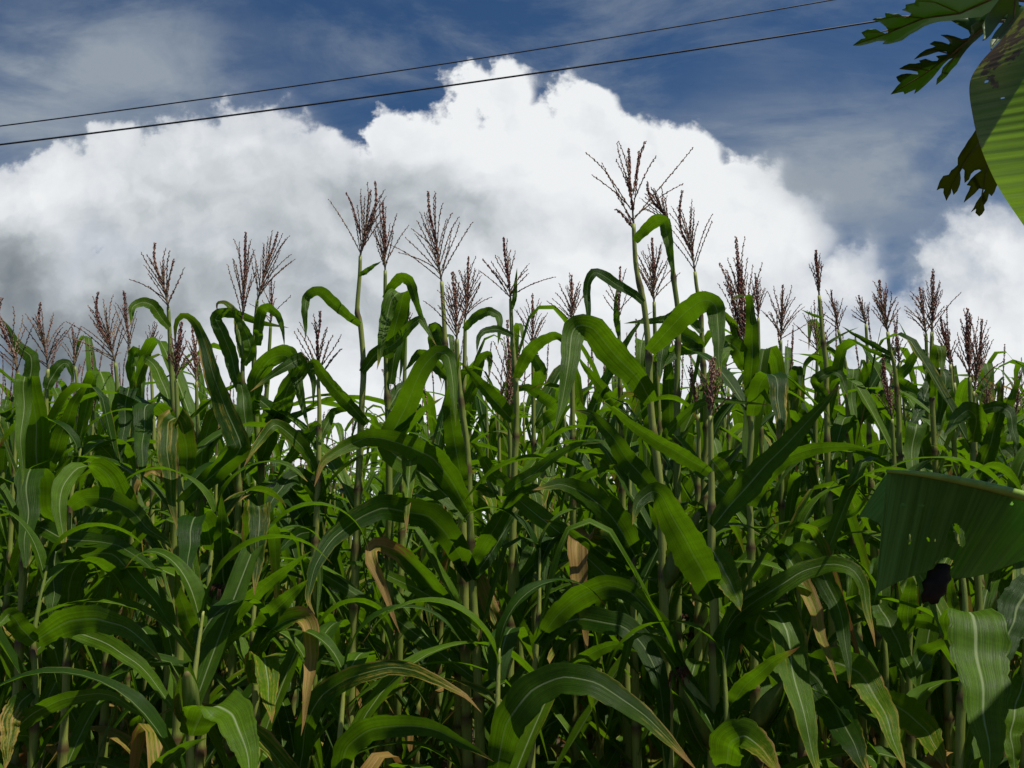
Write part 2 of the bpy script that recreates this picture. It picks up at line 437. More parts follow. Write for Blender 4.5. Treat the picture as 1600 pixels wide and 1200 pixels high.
# ------------------------------------------------------------------ corn stalk, tassel, ear
def stalk_mesh(parent, pts, r_top, r_base, rng, ns=46):
    """pts from the tassel base down to the ground"""
    s, L = catmull([tuple(p) for p in pts], ns)
    pv = [Vector(q) for q in s]
    node = rng.uniform(.10, .16); step = []; z = rng.uniform(.14, .24)
    while z < L:
        step.append(z); z += rng.uniform(.14, .21)*(1.0 if z < 1.2 else .85)
    rad = []; att = []; fine = []
    n2 = ns*3; s2, _ = catmull([tuple(p) for p in pts], n2)
    for i, q in enumerate(s2):
        d_ = L*i/(n2-1); t = d_/L
        r = r_top+(r_base-r_top)*min(1, t*1.35)**.8
        dn = min([abs(d_-z_) for z_ in step] + [9])
        bumpy = math.exp(-(dn/.012)**2)
        # sheath: thicker just below each collar, thinning downward
        above = [z_ for z_ in step if z_ <= d_]
        sh = .16*math.exp(-((d_-above[-1])/.09)) if above else 0
        rad.append(r*(1+.32*bumpy+sh)); att.append(min(1, bumpy*.9 + (.2 if dn < .014 else 0)))
        fine.append(Vector(q))
    mb = MB(); mb.tube(fine, rad, 8, att)
    mb.build('stalk', M_STALK, parent, 'node')
    return pv, L, [Vector(catmull_at(s2, z_/L)) for z_ in step]
def catmull_at(s, t):
    i = t*(len(s)-1); j = int(min(len(s)-2, i)); f_ = i-j
    return [a+(b-a)*f_ for a, b in zip(s[j], s[j+1])]
def tassel_branch(mb_sp, mb_ax, pts, rng, dens=.0042, r=.0014, thick=1.0, bare=.06):
    n = max(6, int(len(pts)*2)); s, L = catmull([tuple(p) for p in pts], 14); s = [Vector(q) for q in s]
    mb_ax.tube(s, [.0015*(.7+.3*thick)*(1-.55*i/13) for i in range(14)], 4, cap=False)
    z = L*bare; k = 0
    while z < L:
        q = Vector(catmull_at(s, z/L)); q2 = Vector(catmull_at(s, min(1, z/L+.04))); d = q2-q
        if d.length < 1e-6: d = s[-1]-s[-2]
        d.normalize(); a = k*2.4+rng.uniform(-.5, .5); side = Vector((math.cos(a), math.sin(a)*.8, rng.uniform(-.3, .3)))
        fat = 1.0 if z < L*.85 else .7
        for _ in range(2 if thick > 1.2 else 1):
            side = Vector((math.cos(a), math.sin(a), rng.uniform(-.3, .3)))
            dd = (d + side*rng.uniform(.05, .20)).normalized()
            mb_sp.spindle(q + side*.0015*thick, dd, rng.uniform(.0075, .0105)*fat*(1+.15*(thick-1)), r*rng.uniform(.6, 1.0)*thick**.5)
            a += 3.0
        z += dens*rng.uniform(.8, 1.25)/(1.15 if thick > 1.2 else 1); k += 1
def make_tassel(parent, base, tip, rng, nb=12, spread=38, thick=1.5, explicit=None, curl=0.0, Y=None, as_parts=True, dens=.0058, wilt=0.0):
    ax = tip-base; L = ax.length; d = ax.normalized()
    sidev = Vector((rng.uniform(-1, 1), rng.uniform(-.4, .4), 0))
    mid = base+ax*.5 + sidev*L*.03
    cur = Vector((curl*L, 0, 0))
    up = [base, base+ax*.25, mid - cur*.25, base+ax*.78 - cur*.25, tip]
    sp = MB(); am = MB()
    tassel_branch(sp, am, up, rng, dens*.75, .0024, thick, .18)
    am.tube([base, base+ax*.15, base+ax*.3], [.0032, .0026, .0019], 5, cap=False)
    t = sp.build('tassel', M_SPIKE, parent)
    x = am.build('tassel_stem', M_AXIS, t)
    xa = d.cross(Vector((0, 1, .1))).normalized(); ya = d.cross(xa)
    specs = []
    if explicit:
        for (b0, b1, th) in explicit: specs.append((b0, b1, th))
    nb = int(nb*1.35)
    for i in range(nb):
        u = .02 + .42*(i/max(1, nb-1))**1.2; a = i*2.4+rng.uniform(-.6, .6)
        sprd = R(spread*(1.12-.75*u/.44)*rng.uniform(.6, 1.15))
        side = xa*math.cos(a)+ya*math.sin(a)
        ln = L*(.68-.30*u)*rng.uniform(.75, 1.12)
        b0 = base+ax*u
        b1 = b0 + (d*math.cos(sprd)+side*math.sin(sprd))*ln
        if wilt: b1 = b1 - Vector((0, 0, 1))*wilt*ln*rng.uniform(.2, 1)
        b1 = b1 - Vector((0, 0, 1))*rng.choice((0, .03, .06, .2))*ln
        specs.append((b0, b1, 1.0))
    for (b0, b1, th) in specs:
        q = b1-b0; bow = -d*q.length*rng.uniform(.0, .09)
        m1 = b0+q*.35 - bow*.8; m2 = b0+q*.7 - bow*.6
        tipb = b1 + Vector((rng.uniform(-1, 1), 0, rng.uniform(-.6, .3)))*q.length*.05
        bs = MB(); ba = MB()
        tassel_branch(bs, ba, [b0, m1, m2, tipb], rng, dens, .0018, th, rng.uniform(.05, .16))
        if as_parts:
            off = len(bs.v)
            o = bs.build('tassel_branch', M_SPIKE, t); o.data.materials.append(M_AXIS)
            # stem of the branch shares the branch object: append it with the second material
            me = o.data; vs = bs.v+ba.v; fs = bs.f+[tuple(i+off for i in f_) for f_ in ba.f]
            nf = len(bs.f); me.clear_geometry(); me.from_pydata([tuple(v) for v in vs], [], fs)
            me.polygons.foreach_set('material_index', [0]*nf+[1]*len(ba.f)); me.polygons.foreach_set('use_smooth', [True]*len(fs)); me.update()
    return t
def make_ear(parent, base, tip, rng, r=.026, silk=True, husk_tip=None):
    d = (tip-base); L = d.length; d.normalize(); x = d.cross(Vector((0, 1, .2))).normalized(); y = d.cross(x)
    V = []; F = []; A = []; seg = 20; nr = 18
    for i in range(nr):
        t = i/(nr-1); rr = r*(.45+.55*min(1, t/.22))*(1-max(0, (t-.42)/.58)**1.7*.80)
        for k in range(seg):
            a = 2*math.pi*k/seg; rid = 1+.055*math.sin(a*5+t*1.5)+.03*math.sin(a*11)
            V.append(base+d*L*t+(x*math.cos(a)+y*math.sin(a))*rr*rid); A.append(max(0, (t-.88)/.12)*.8+(.3 if t < .04 else 0))
    for i in range(nr-1):
        for k in range(seg):
            k2 = (k+1) % seg; F.append((i*seg+k, i*seg+k2, (i+1)*seg+k2, (i+1)*seg+k))
    F.append(tuple((nr-1)*seg+k for k in range(seg)))
    e = mesh_obj('ear', V, F, M_HUSK, parent, None, {'node': A})
    # loose husk leaves lying along the ear
    for j in range(3):
        a = rng.uniform(0, 6.28); sd_ = x*math.cos(a)+y*math.sin(a)
        c0 = [base+sd_*r*.8, base+d*L*.35+sd_*r*1.08, base+d*L*.75+sd_*r*.98, base+d*L*rng.uniform(1.0, 1.15)+sd_*r*rng.uniform(.5, 1.6)]
        s, ln = catmull([tuple(p) for p in c0], 14); wd = d.cross(sd_)
        blade('husk_leaf', [Vector(q) for q in s], [wd]*14, ln, r*1.5, rng, e, 0, .5, 14, fold=-.5)
    if silk:
        mb = MB()
        for j in range(26):
            a = rng.uniform(0, 6.28); q = x*math.cos(a)+y*math.sin(a)
            st = base+d*L*.97+q*r*.12
            mb.tube([st, st+d*.018+q*.006, st+d*.026+q*.016-Vector((0, 0, .006)), st+d*.020+q*.022-Vector((0, 0, .022))], [.0014, .0012, .001, .0007], 4)
        mb.build('silk', M_SILK, e)
    return e

exec_rng = random.Random(11)
# ==================================================================== GROUND
def ground():
    V = []; F = []; n = 70; rng = random.Random(3)
    xs_ = []
    for i in range(n+1):
        u = i/n*2-1; xs_.append(math.copysign(abs(u)**3.2*900+abs(u)*9, u))
    for j in range(n+1):
        for i in range(n+1):
            x, y = xs_[i], xs_[j]; z = 0.0
            if abs(x) < 60 and abs(y) < 60:
                z = .035*math.sin(y*8.4+.4*math.sin(x*.9)) + rng.uniform(-.012, .012)
            V.append(Vector((x, y, z)))
    for j in range(n):
        for i in range(n):
            a = j*(n+1)+i; F.append((a, a+1, a+n+2, a+n+1))
    o = mesh_obj('ground', V, F, M_SOIL); tag(o, kind='structure')
ground()
#@@DATA
# ==================================================================== FRONT ROWS
# key: (distance, stalk pixels from the tassel base down, tassel (tip x, y, branches, spread, thick, curl) or None, label)
FR = 'corn plants in the front rows'
PL = {
 'a1': (2.7, [(28,583),(36,660),(40,800)], (3,466,9,40,1.5,.35), 'leftmost tasselled corn plant, leaf folded over like a hood beside its curved tassel'),
 'a2': (2.9, [(75,577),(73,610),(72,650),(70,720),(64,900)], (63,474,15,44,1.5,.18), 'corn plant with a purplish upper stalk, second tassel from the left edge'),
 'a3': (3.7, [(117,573),(121,610),(122,700)], (113,513,8,36,1.3,0), 'small corn plant with a short tassel between two bigger tassels at far left'),
 'a4': (3.0, [(180,567),(183,607),(180,680),(178,760)], (153,458,18,46,1.6,.30), 'corn plant with a bushy tassel whose lowest branch reaches far left'),
 'a5': (3.5, [(203,545),(208,600),(212,700)], (193,455,8,28,1.6,0), 'corn plant with a narrow dark tassel just left of the big folded leaf'),
 'a6': (4.0, [(235,557),(238,620),(240,700)], (242,502,12,34,1.2,0), 'corn plant with a thin grey-purple tassel low behind the left group'),
 'a7': (2.8, [(263,480),(265,520),(268,580),(272,640),(276,700),(272,850)], (242,381,14,36,1.4,.22), 'tall corn plant at left with an open pale tassel and a leaf hooked left'),
 'a8': (2.6, [(275,592),(277,640),(280,720),(283,860)], (283,505,16,22,1.9,0), 'corn plant with a rusty brown wilting tassel in front of a wide brown-green leaf'),
 'a9': (3.2, [(307,597),(308,640),(310,700),(308,800)], (300,505,14,30,1.5,0), 'corn plant with a reddish untidy tassel, right of the rusty wilting one'),
 'b1': (3.0, [(379,500),(380,540),(378,610),(376,680),(372,800)], (384,364,12,26,1.7,0), 'corn plant with a tall narrow tassel beside one bending right, dark leaves curling left'),
 'b2': (3.1, [(402,470),(398,520),(397,600),(403,690),(408,740)], (434,363,16,32,1.4,0), 'corn plant whose dense tassel leans right, left of the gap in the row'),
 'b3': (3.4, [(423,507),(420,560),(415,640),(410,720)], (424,440,8,52,1.3,0), 'corn plant with a low sprawling tassel below a right-leaning one'),
 'b4': (2.9, [(497,593),(499,640),(498,690),(497,760),(492,860)], (500,487,11,36,1.5,0), 'slender corn plant standing alone in the gap left of centre, short upright tassel'),
 'c1': (2.9, [(563,400),(562,430),(558,487),(563,507),(568,573),(565,640),(560,760)], (586,284,15,30,1.4,-.22), 'tall corn plant with a kinked bare stalk and one leaf bent down at the left'),
 'c2': (3.0, [(602,423),(602,473),(604,593),(606,640),(608,760)], (598,316,13,28,1.5,0), 'tall corn plant close right of the kinked one, broad leaves hanging at mid stalk'),
 'c3': (3.4, [(634,520),(632,600),(630,700)], (637,480,12,20,1.2,0), 'thin corn plant with a faint tassel half hidden behind hanging leaves'),
 'c4': (2.8, [(690,440),(693,487),(697,560),(702,640),(712,730),(722,800)], (669,299,14,34,1.5,.08), 'tall corn plant with a long tassel whose side branches point far right and left'),
 'c5': (2.7, [(714,530),(716,580),(722,640),(730,700),(734,800),(738,905),(742,985),(748,1100)], (707,425,14,34,1.8,0), 'corn plant with a thick dark purple tassel amid leaves, left of centre'),
 'c6': (3.1, [(727,500),(726,560),(724,660),(722,760)], (732,402,18,46,1.5,0), 'corn plant with a wide purple tassel directly behind a darker one'),
 'c7': (2.9, [(798,467),(800,520),(806,600),(807,660),(803,760)], (787,371,10,42,1.4,.05), 'corn plant at mid picture with a spread tassel and a spear leaf standing beside it'),
 'c8': (3.0, [(795,645),(797,700),(800,800),(812,1000)], (793,500,14,30,1.6,0), 'corn plant with a drooping dark tassel hanging among the leaves at mid picture'),
 'c9': (3.6, [(832,547),(833,600),(834,700)], (832,459,14,34,1.7,0), 'corn plant with a narrow dark tassel at centre in front of pale thin ones'),
 'd1': (3.2, [(893,505),(894,560),(895,700)], (893,430,16,40,1.3,0), 'corn plant whose tassel rises just above the big folded dark leaf'),
 'd2': (2.55,[(990,350),(991,375),(993,410),(997,435),(1006,475),(1013,543),(1016,627),(1023,693),(1031,760),(1035,860),(1038,960)], (982,234,3,20,1.5,0), 'tallest corn plant, its wide open tassel rising highest into the white cloud'),
 'd3': (2.9, [(1047,352),(1052,430),(1060,500),(1058,600)], (1012,286,16,26,1.4,.35), 'corn plant right behind the tallest one, tassel tip curled to the left'),
 'd4': (3.0, [(1086,425),(1088,445),(1094,482),(1096,510),(1098,560),(1102,617),(1104,700),(1100,760)], (1066,298,14,28,1.5,.25), 'tall corn plant with a hooked tassel tip and a pale straight stalk'),
 'd5': (3.1, [(1022,472),(1024,540),(1028,620),(1032,720)], (1019,372,22,42,1.6,0), 'corn plant with a dense sprawling tassel below the tallest one'),
 'd6': (3.3, [(967,500),(968,560),(970,650)], (969,417,8,50,1.4,0), 'corn plant with a single upright flag leaf before its sparse tassel'),
 'd7': (2.2, [(1110,650),(1111,700),(1112,793),(1112,855),(1115,925),(1117,1010),(1115,1123),(1116,1250)], (1115,560,8,26,1.7,0), 'nearest corn plant, with a thick pale stalk and a fat green ear'),
 'd8': (2.9, [(1090,648),(1092,700),(1090,800)], (1079,575,7,14,1.8,0), 'corn plant with a short red-brown tassel low beside the thick pale stalk'),
 'd9': (3.8, [(947,745),(949,830),(953,930)], (948,700,7,10,1.5,0), 'small corn plant with a tiny closed tassel deep among the middle leaves'),
 'e1': (2.7, [(1165,553),(1166,590),(1168,627),(1174,677),(1170,743),(1173,843),(1176,960)], (1150,372,16,20,2.0,0), 'corn plant with the biggest dark tassel, right of centre, two fat spikes'),
 'e2': (3.6, [(1185,497),(1186,560),(1188,640)], (1180,428,12,30,1.3,0), 'corn plant with a light airy tassel just right of the biggest dark one'),
 'e3': (3.3, [(1220,532),(1220,560),(1219,640)], (1223,445,18,44,1.4,0), 'corn plant with a broom-like tassel fanning both ways, right of the biggest dark one'),
 'e4': (3.0, [(1280,462),(1282,490),(1287,540),(1291,576),(1292,660)], (1275,392,9,12,1.5,.10), 'tall thin corn plant at right with a closed flame-shaped tassel'),
 'e5': (3.5, [(1277,551),(1276,600),(1274,680)], (1272,471,12,46,1.2,0), 'corn plant with a wide thin tassel below the flame-shaped one'),
 'e6': (3.4, [(1310,516),(1317,551),(1322,580),(1326,680)], (1299,454,11,42,1.3,.1), 'corn plant with a slanting stalk and open tassel right of the flame-shaped one'),
 'e7': (3.6, [(1353,507),(1356,570),(1358,680)], (1342,463,12,34,1.4,0), 'corn plant with a small tassel touching a fuller one on its right'),
 'e8': (3.0, [(1387,519),(1390,545),(1398,576),(1404,649),(1406,740)], (1374,438,18,32,1.7,.06), 'corn plant with a full dark tassel and two thin leaves reaching left'),
 'e9': (3.4, [(1405,567),(1406,640),(1407,720)], (1401,523,10,38,1.3,0), 'short corn plant whose small tassel peeks right of a full dark one'),
 'f1': (2.9, [(1394,655),(1397,720),(1400,800)], (1380,560,12,14,1.8,.1), 'corn plant with a dark red tassel bunched upright among the leaves at right'),
 'f2': (3.2, [(1447,522),(1448,560),(1450,640)], (1437,450,12,48,1.5,0), 'corn plant of a close pair at right, the one whose tassel branches reach left'),
 'f3': (3.0, [(1456,519),(1455,583),(1459,680)], (1458,423,13,30,1.8,-.03), 'corn plant of a close pair at right, the one with the taller darker tassel'),
 'f4': (3.1, [(1485,570),(1489,640),(1492,720)], (1470,496,13,28,1.7,.08), 'corn plant with a slim tassel between the close pair and the brush-shaped one'),
 'f5': (2.8, [(1515,590),(1516,617),(1520,690),(1522,800)], (1512,484,12,20,2.6,0), 'corn plant with a thick brush-shaped purple tassel near the right edge'),
 'f6': (2.9, [(1522,612),(1523,680),(1526,780)], (1534,500,16,36,1.5,-.05), 'corn plant whose tassel leans right beside the brush-shaped one'),
 'f7': (3.6, [(1541,640),(1542,700)], (1543,589,14,40,1.2,0), 'corn plant with a faint tassel between the brush-shaped one and the right edge'),
 'f8': (3.3, [(1587,650),(1588,720)], (1594,580,12,46,1.3,0), 'rightmost tasselled corn plant, cut by the right edge'),
 # plants of the front rows seen by their leaves rather than by a tassel
 'g1': (2.25,[(52,1000),(55,1060),(52,1180)], None, 'corn plant at the lower left whose long leaves arch low to the right'),
 'g2': (2.6, [(110,790),(106,900),(104,1050)], None, 'corn plant at left with several leaves arching over a dark hollow'),
 'g3': (2.4, [(326,905),(325,960),(328,1030),(318,1120)], None, 'corn plant at lower left with a yellowish ear and dark silk'),
 'g4': (2.0, [(300,1090),(297,1160),(296,1260)], None, 'corn plant at bottom left with one broad leaf bending down and a slim ear'),
 'g5': (2.3, [(395,980),(398,1060),(400,1150)], None, 'corn plant with a brown leaf hanging straight down, left of the centre'),
 'g6': (2.2, [(472,1150),(470,1210),(468,1300)], None, 'corn plant whose low leaf has a long tan streak, at the bottom left of centre'),
 'g7': (2.1, [(530,1170),(529,1220),(528,1300)], None, 'corn plant at the bottom edge with an arched leaf left of centre'),
 'g8': (2.5, [(842,960),(838,1005),(832,1120)], None, 'corn plant at centre bottom with three leaves arching right'),
 'g9': (2.0, [(776,1150),(776,1200),(774,1300)], None, 'corn plant at the bottom centre with a broad yellow-edged arched leaf'),
 'h1': (2.6, [(985,800),(988,870),(990,960)], None, 'corn plant with a dead brown leaf hanging in a broad strip, right of centre'),
 'h2': (2.2, [(1252,1000),(1256,1040),(1254,1150)], None, 'corn plant at lower right with long striped leaves falling to the bottom edge'),
 'h3': (2.3, [(1384,1030),(1384,1090),(1382,1200)], None, 'corn plant at lower right with a brown-spotted leaf falling right'),
 'h4': (2.0, [(1508,940),(1506,1040),(1500,1200)], None, 'corn plant under the hanging banana leaf, with the broadest leaf of the field'),
 'h5': (2.6, [(1425,880),(1424,960),(1420,1070)], None, 'corn plant half hidden beneath the banana leaf, narrow pale leaves'),
 'h6': (2.1, [(1606,900),(1604,1000),(1600,1150)], None, 'corn plant cut by the right edge below the banana leaf, leaf slanting up'),
 'h7': (2.1, [(1136,1140),(1134,1200),(1130,1300)], None, 'corn plant at the bottom right of centre with a browning leaf tip'),
}
# (plant, mode, width cm, dry, dry from, roll at base, roll at tip, depth change, points base -> tip)
LV = [
 ('a1','h',8,0,.5,5,0,-.28,"62,760 56,680 48,600 42,588 36,610 35,680 33,760"),
 ('a1','h',6,0,.5,10,60,.10,"40,640 43,600 50,570 48,556 30,542 14,515 5,500"),
 ('a2','a',5,0,.5,10,50,.05,"73,608 82,588 98,568 108,572 116,600"),
 ('a2','a',6,0,.5,10,20,-.1,"76,735 92,690 112,640 126,612 136,602 150,610"),
 ('a3','a',5,0,.5,30,20,-.1,"122,640 135,612 152,612 168,640 180,680"),
 ('a4','a',6,0,.5,20,10,-.15,"180,720 150,690 130,700 110,740 98,760"),
 ('a4','h',7,0,.5,5,0,-.25,"184,690 190,630 200,606 196,640 192,690 188,730"),
 ('a5','a',5,0,.5,25,30,-.1,"210,610 206,570 210,548 218,560 222,600 225,650"),
 ('a7','a',4.5,0,.5,30,20,-.1,"264,512 250,494 238,477 222,472 209,478 205,492 204,508"),
 ('a7','h',7.5,0,.5,5,-5,-.3,"268,690 262,655 240,632 228,636 224,680 222,730 222,760"),
 ('a7','a',5,0,.5,20,40,.2,"268,640 255,600 240,570 226,560 216,575 212,610"),
 ('a8','a',8,.45,.2,25,25,.15,"378,700 352,640 330,570 308,508 290,492 276,505 272,545"),
 ('a8','h',7.5,.50,.05,0,5,-.2,"292,740 290,690 280,655 262,660 262,700 268,770 276,830"),
 ('a9','a',6.5,.3,.3,20,25,-.15,"309,780 318,700 330,650 350,645 362,690 372,760 380,830"),
 ('a9','a',5,.9,.2,20,30,-.1,"300,800 270,760 240,735 222,745 212,770 216,800"),
 ('b1','a',6,0,.5,30,15,.1,"376,610 362,560 348,520 336,498 345,488 372,492 405,503 452,513"),
 ('b1','a',4.5,0,.5,25,35,.1,"378,560 374,520 368,490 352,473 340,474 340,490"),
 ('b1','a',5,0,.5,15,20,0,"380,570 392,545 382,515 366,490 360,475"),
 ('b1','h',6,.1,.8,5,5,-.12,"377,600 382,640 384,680 382,720 377,760"),
 ('b2','a',4.5,0,.5,15,50,-.1,"403,540 406,500 410,484 420,481 434,492 442,515 444,542"),
 ('b2','a',8,0,.5,15,20,-.25,"408,720 428,665 452,605 472,572 470,560 450,572 418,590 392,612"),
 ('b2','a',7,.2,.5,10,20,-.2,"397,650 400,590 422,562 448,556 464,590 474,640 484,672"),
 ('b2','a',5,0,.5,35,20,-.15,"394,615 420,637 445,657 475,643 497,637"),
 ('b3','a',5,0,.5,20,30,-.1,"415,600 420,560 440,545 458,550 464,570 466,600"),
 ('b4','a',5.5,0,.5,25,25,-.2,"492,735 475,702 452,678 430,664 405,690 380,730"),
 ('b4','a',4,0,.5,30,30,.1,"498,690 520,645 545,640 560,655"),
 ('b4','a',5,0,.5,10,20,.1,"498,660 475,690 450,720 430,750"),
 ('c1','a',4.6,0,.5,30,15,-.1,"562,507 545,495 522,474 503,457 492,456 479,464 477,490 478,532"),
 ('c1','a',2.2,0,.5,20,40,-.05,"561,430 572,424 585,415 597,408"),
 ('c1','a',5.2,0,.5,15,35,-.1,"574,662 545,630 515,598 492,566 484,572 490,600 490,637"),
 ('c1','a',5,0,.5,20,30,-.15,"566,582 585,555 612,540 640,512 656,498 665,512 682,540"),
 ('c2','a',5,0,.5,25,70,-.1,"602,466 612,446 628,433 641,440 650,468 664,508 682,536"),
 ('c2','h',7,0,.5,-8,-5,-.22,"606,560 618,510 629,464 624,456 612,470 603,500 597,535 589,578"),
 ('c2','h',5,0,.5,10,10,.05,"610,600 622,520 628,470 632,470 630,520 627,570 624,600"),
 ('c2','a',4.5,0,.5,25,30,.15,"607,640 625,608 650,600 668,620"),
 ('c4','a',5,0,.5,15,30,.1,"697,560 688,530 682,512 676,515 678,550 690,600"),
 ('c5','a',9,0,.5,18,10,-.35,"608,700 636,630 662,574 684,549 700,556 708,600 712,665"),
 ('c5','a',6,0,.5,15,20,-.2,"617,690 636,664 662,640 692,620"),
 ('c5','a',6.5,0,.5,10,10,-.2,"724,760 712,700 704,640 712,580 720,550"),
 ('c4','a',5,0,.5,25,25,0,"700,590 672,560 655,552 640,570 632,580"),
 ('c6','a',4.2,0,.5,25,30,-.1,"725,515 745,494 764,487 779,494 781,515 778,540"),
 ('c6','a',5,0,.5,15,20,-.1,"725,640 740,600 752,560 765,555 764,590"),
 ('c7','a',3,0,.5,25,20,-.1,"800,524 778,515 758,517 748,528 745,552"),
 ('c7','a',1.8,0,.5,10,10,0,"800,483 804,465 806,440 808,418"),
 ('c7','a',5.8,.2,.7,15,10,-.2,"800,656 778,632 752,602 722,568"),
 ('c7','a',5.5,0,.5,30,25,-.15,"806,590 825,550 850,530 868,524 880,532 884,552"),
 ('c8','a',5.5,0,.5,10,20,-.2,"800,760 770,740 745,700 730,690"),
 ('c9','a',6,0,.5,15,20,-.2,"870,640 850,622 822,606 780,612"),
 ('c9','a',6,0,.5,20,20,-.2,"834,620 846,580 830,555 812,560 800,580"),
 ('c5','a',8.5,.30,.4,15,15,-.3,"732,800 704,750 676,716 640,698 600,686 572,684 538,698 506,722 490,760"),
 ('c5','h',6.5,.35,.2,5,0,-.25,"688,740 672,708 655,696 643,706 638,760 634,835"),
 ('c5','a',9,.32,.45,12,15,-.5,"738,905 718,868 696,832 668,806 634,800 600,794 560,810 520,842 492,888 480,935 492,960"),
 ('c5','h',5,0,.5,5,0,-.12,"478,880 485,870 498,880 500,900 497,940 495,980"),
 ('c5','a',8,.85,.45,20,10,-.35,"744,1010 706,960 664,902 622,862 590,850 578,862 594,905 612,955 626,990"),
 ('c5','a',5,.2,.6,25,20,-.3,"748,985 712,957 660,925 612,902 575,884 548,880 540,900"),
 ('c5','a',6,0,.5,20,20,-.2,"740,880 770,830 800,780 830,760 850,775"),
 ('c5','a',5,0,.5,20,30,.1,"738,905 770,860 800,810 815,790"),
 ('c8','h',6.5,.5,.3,0,5,-.2,"740,770 744,762 760,768 770,790 768,830"),
 ('c8','a',7,0,.5,15,10,-.3,"884,1112 852,1055 826,1005 798,945 768,898"),
 ('d2','a',9,0,.5,12,12,-.35,"1018,628 998,594 974,566 950,540 925,513 904,508 894,520 888,570 879,625 866,675"),
 ('d2','a',4,0,.5,28,60,-.1,"1005,473 990,460 965,445 942,431 928,427 919,440 917,472 921,515 925,560"),
 ('d2','a',4.6,0,.5,20,40,-.1,"992,377 1003,364 1018,350 1028,345 1038,348 1042,365 1048,400 1053,440"),
 ('d2','a',7,0,.5,20,15,-.25,"1033,775 1010,752 978,715 955,680 925,648 898,640"),
 ('d6','a',2.6,0,.5,8,8,-.02,"967,525 963,500 962,470 964,448"),
 ('d6','a',5.2,0,.5,20,25,-.1,"926,650 940,608 962,565 985,525 1005,497 1020,487"),
 ('d6','a',5.2,0,.5,20,20,-.1,"968,640 940,605 915,575 902,555"),
 ('d4','a',6.5,0,.5,15,20,-.2,"1097,545 1082,530 1060,520 1042,524 1034,555 1030,600"),
 ('d4','a',5,0,.5,15,20,-.15,"1098,545 1084,545 1062,548 1035,574"),
 ('d4','a',4.5,0,.5,25,30,.1,"1096,520 1078,498 1060,490 1040,500 975,505"),
 ('d5','h',8,0,.5,0,5,-.15,"1020,680 1012,600 1006,545 1004,530 1000,560 1003,600"),
 ('d5','a',7.5,0,.5,15,10,-.1,"1050,690 1046,640 1045,590 1042,545 1038,530"),
 ('d2','a',7.5,0,.5,20,10,-.3,"1014,548 1040,520 1070,488 1094,471 1112,472 1121,484 1122,520 1124,560 1126,590"),
 ('d4','a',6,0,.5,15,15,.1,"1102,620 1120,580 1138,548 1152,535"),
 ('d7','a',4,0,.5,25,25,-.2,"1109,738 1088,724 1040,696 1000,672 958,640 942,628"),
 ('d7','a',6.5,0,.5,28,25,-.15,"1114,823 1148,782 1196,728 1250,672 1298,618 1313,598"),
 ('d7','a',7,0,.5,10,5,-.12,"1114,860 1128,885 1142,912 1152,935 1158,955"),
 ('d7','a',5,0,.5,15,15,.05,"1112,718 1128,738 1150,768"),
 ('d7','a',8.5,.25,.4,10,10,-.25,"1117,935 1092,882 1060,825 1034,776 1018,768 998,785 988,820"),
 ('d7','a',5.5,.25,.4,30,25,-.25,"1117,1010 1148,965 1195,930 1250,895 1298,881 1330,889 1350,918 1358,965 1366,1010"),
 ('d7','a',5,.3,.5,25,25,-.2,"1116,1145 1138,1107 1164,1072 1205,1036 1250,1010"),
 ('e1','h',5.5,.15,.3,0,0,-.15,"1172,620 1176,540 1172,470 1166,462 1152,464 1140,470"),
 ('e1','a',3.5,0,.5,25,30,0,"1146,505 1130,490 1112,470 1096,452"),
 ('e1','a',6.5,0,.5,15,15,-.2,"1165,575 1152,545 1138,536 1124,552 1116,582"),
 ('e1','h',7.5,.4,.4,0,0,-.28,"1176,650 1186,605 1200,585 1212,590 1216,625 1219,660 1216,700"),
 ('e1','a',4.5,0,.5,30,30,-.25,"1040,690 1062,656 1090,632 1122,625 1160,628 1204,634"),
 ('e1','a',2.8,0,.5,20,20,-.1,"1168,580 1180,592 1194,614 1206,635"),
 ('e1','a',5.5,0,.5,28,25,-.35,"1176,905 1210,868 1252,838 1300,812 1335,800 1362,768"),
 ('e1','a',6,0,.5,20,20,-.2,"1172,790 1195,745 1225,716 1275,700 1322,697 1372,706"),
 ('e3','h',5.5,0,.5,0,0,-.15,"1195,600 1198,560 1205,545 1212,560 1212,600"),
 ('e3','a',5,0,.5,20,25,-.1,"1219,590 1200,560 1180,556 1172,580"),
 ('e5','h',5.5,0,.5,0,0,-.2,"1244,640 1240,590 1246,572 1250,590 1250,620"),
 ('e5','a',4.5,0,.5,25,25,-.1,"1274,640 1290,590 1284,563 1270,557 1258,570 1255,600"),
 ('e4','a',4.5,0,.5,25,25,-.1,"1291,620 1275,595 1300,580 1316,590 1324,622"),
 ('e4','a',1.2,0,.5,10,10,0,"1284,496 1270,492 1252,484"),
 ('e6','h',6,0,.5,0,0,-.25,"1345,660 1342,600 1334,577 1331,600 1334,650 1337,700"),
 ('e6','h',4,0,.5,0,0,-.1,"1352,640 1354,590 1348,562 1344,580"),
 ('e7','a',5,0,.5,20,20,-.1,"1358,640 1362,590 1370,570 1375,585 1368,610"),
 ('e7','a',5,0,.5,20,20,-.1,"1358,660 1385,620 1410,615 1420,640"),
 ('e8','a',2.3,0,.5,15,10,-.05,"1391,553 1362,537 1338,524 1315,510"),
 ('e8','a',1.7,0,.5,15,10,-.05,"1391,560 1360,547 1345,538 1326,528"),
 ('e6','a',1.8,0,.5,20,20,0,"1290,540 1312,525 1328,517 1342,511"),
 ('f1','h',8.5,.15,.6,0,0,-.2,"1442,720 1438,680 1432,663 1427,690 1424,740 1418,790"),
 ('f2','a',5,0,.5,20,20,-.1,"1403,592 1420,572 1432,553 1442,552 1446,575 1452,596"),
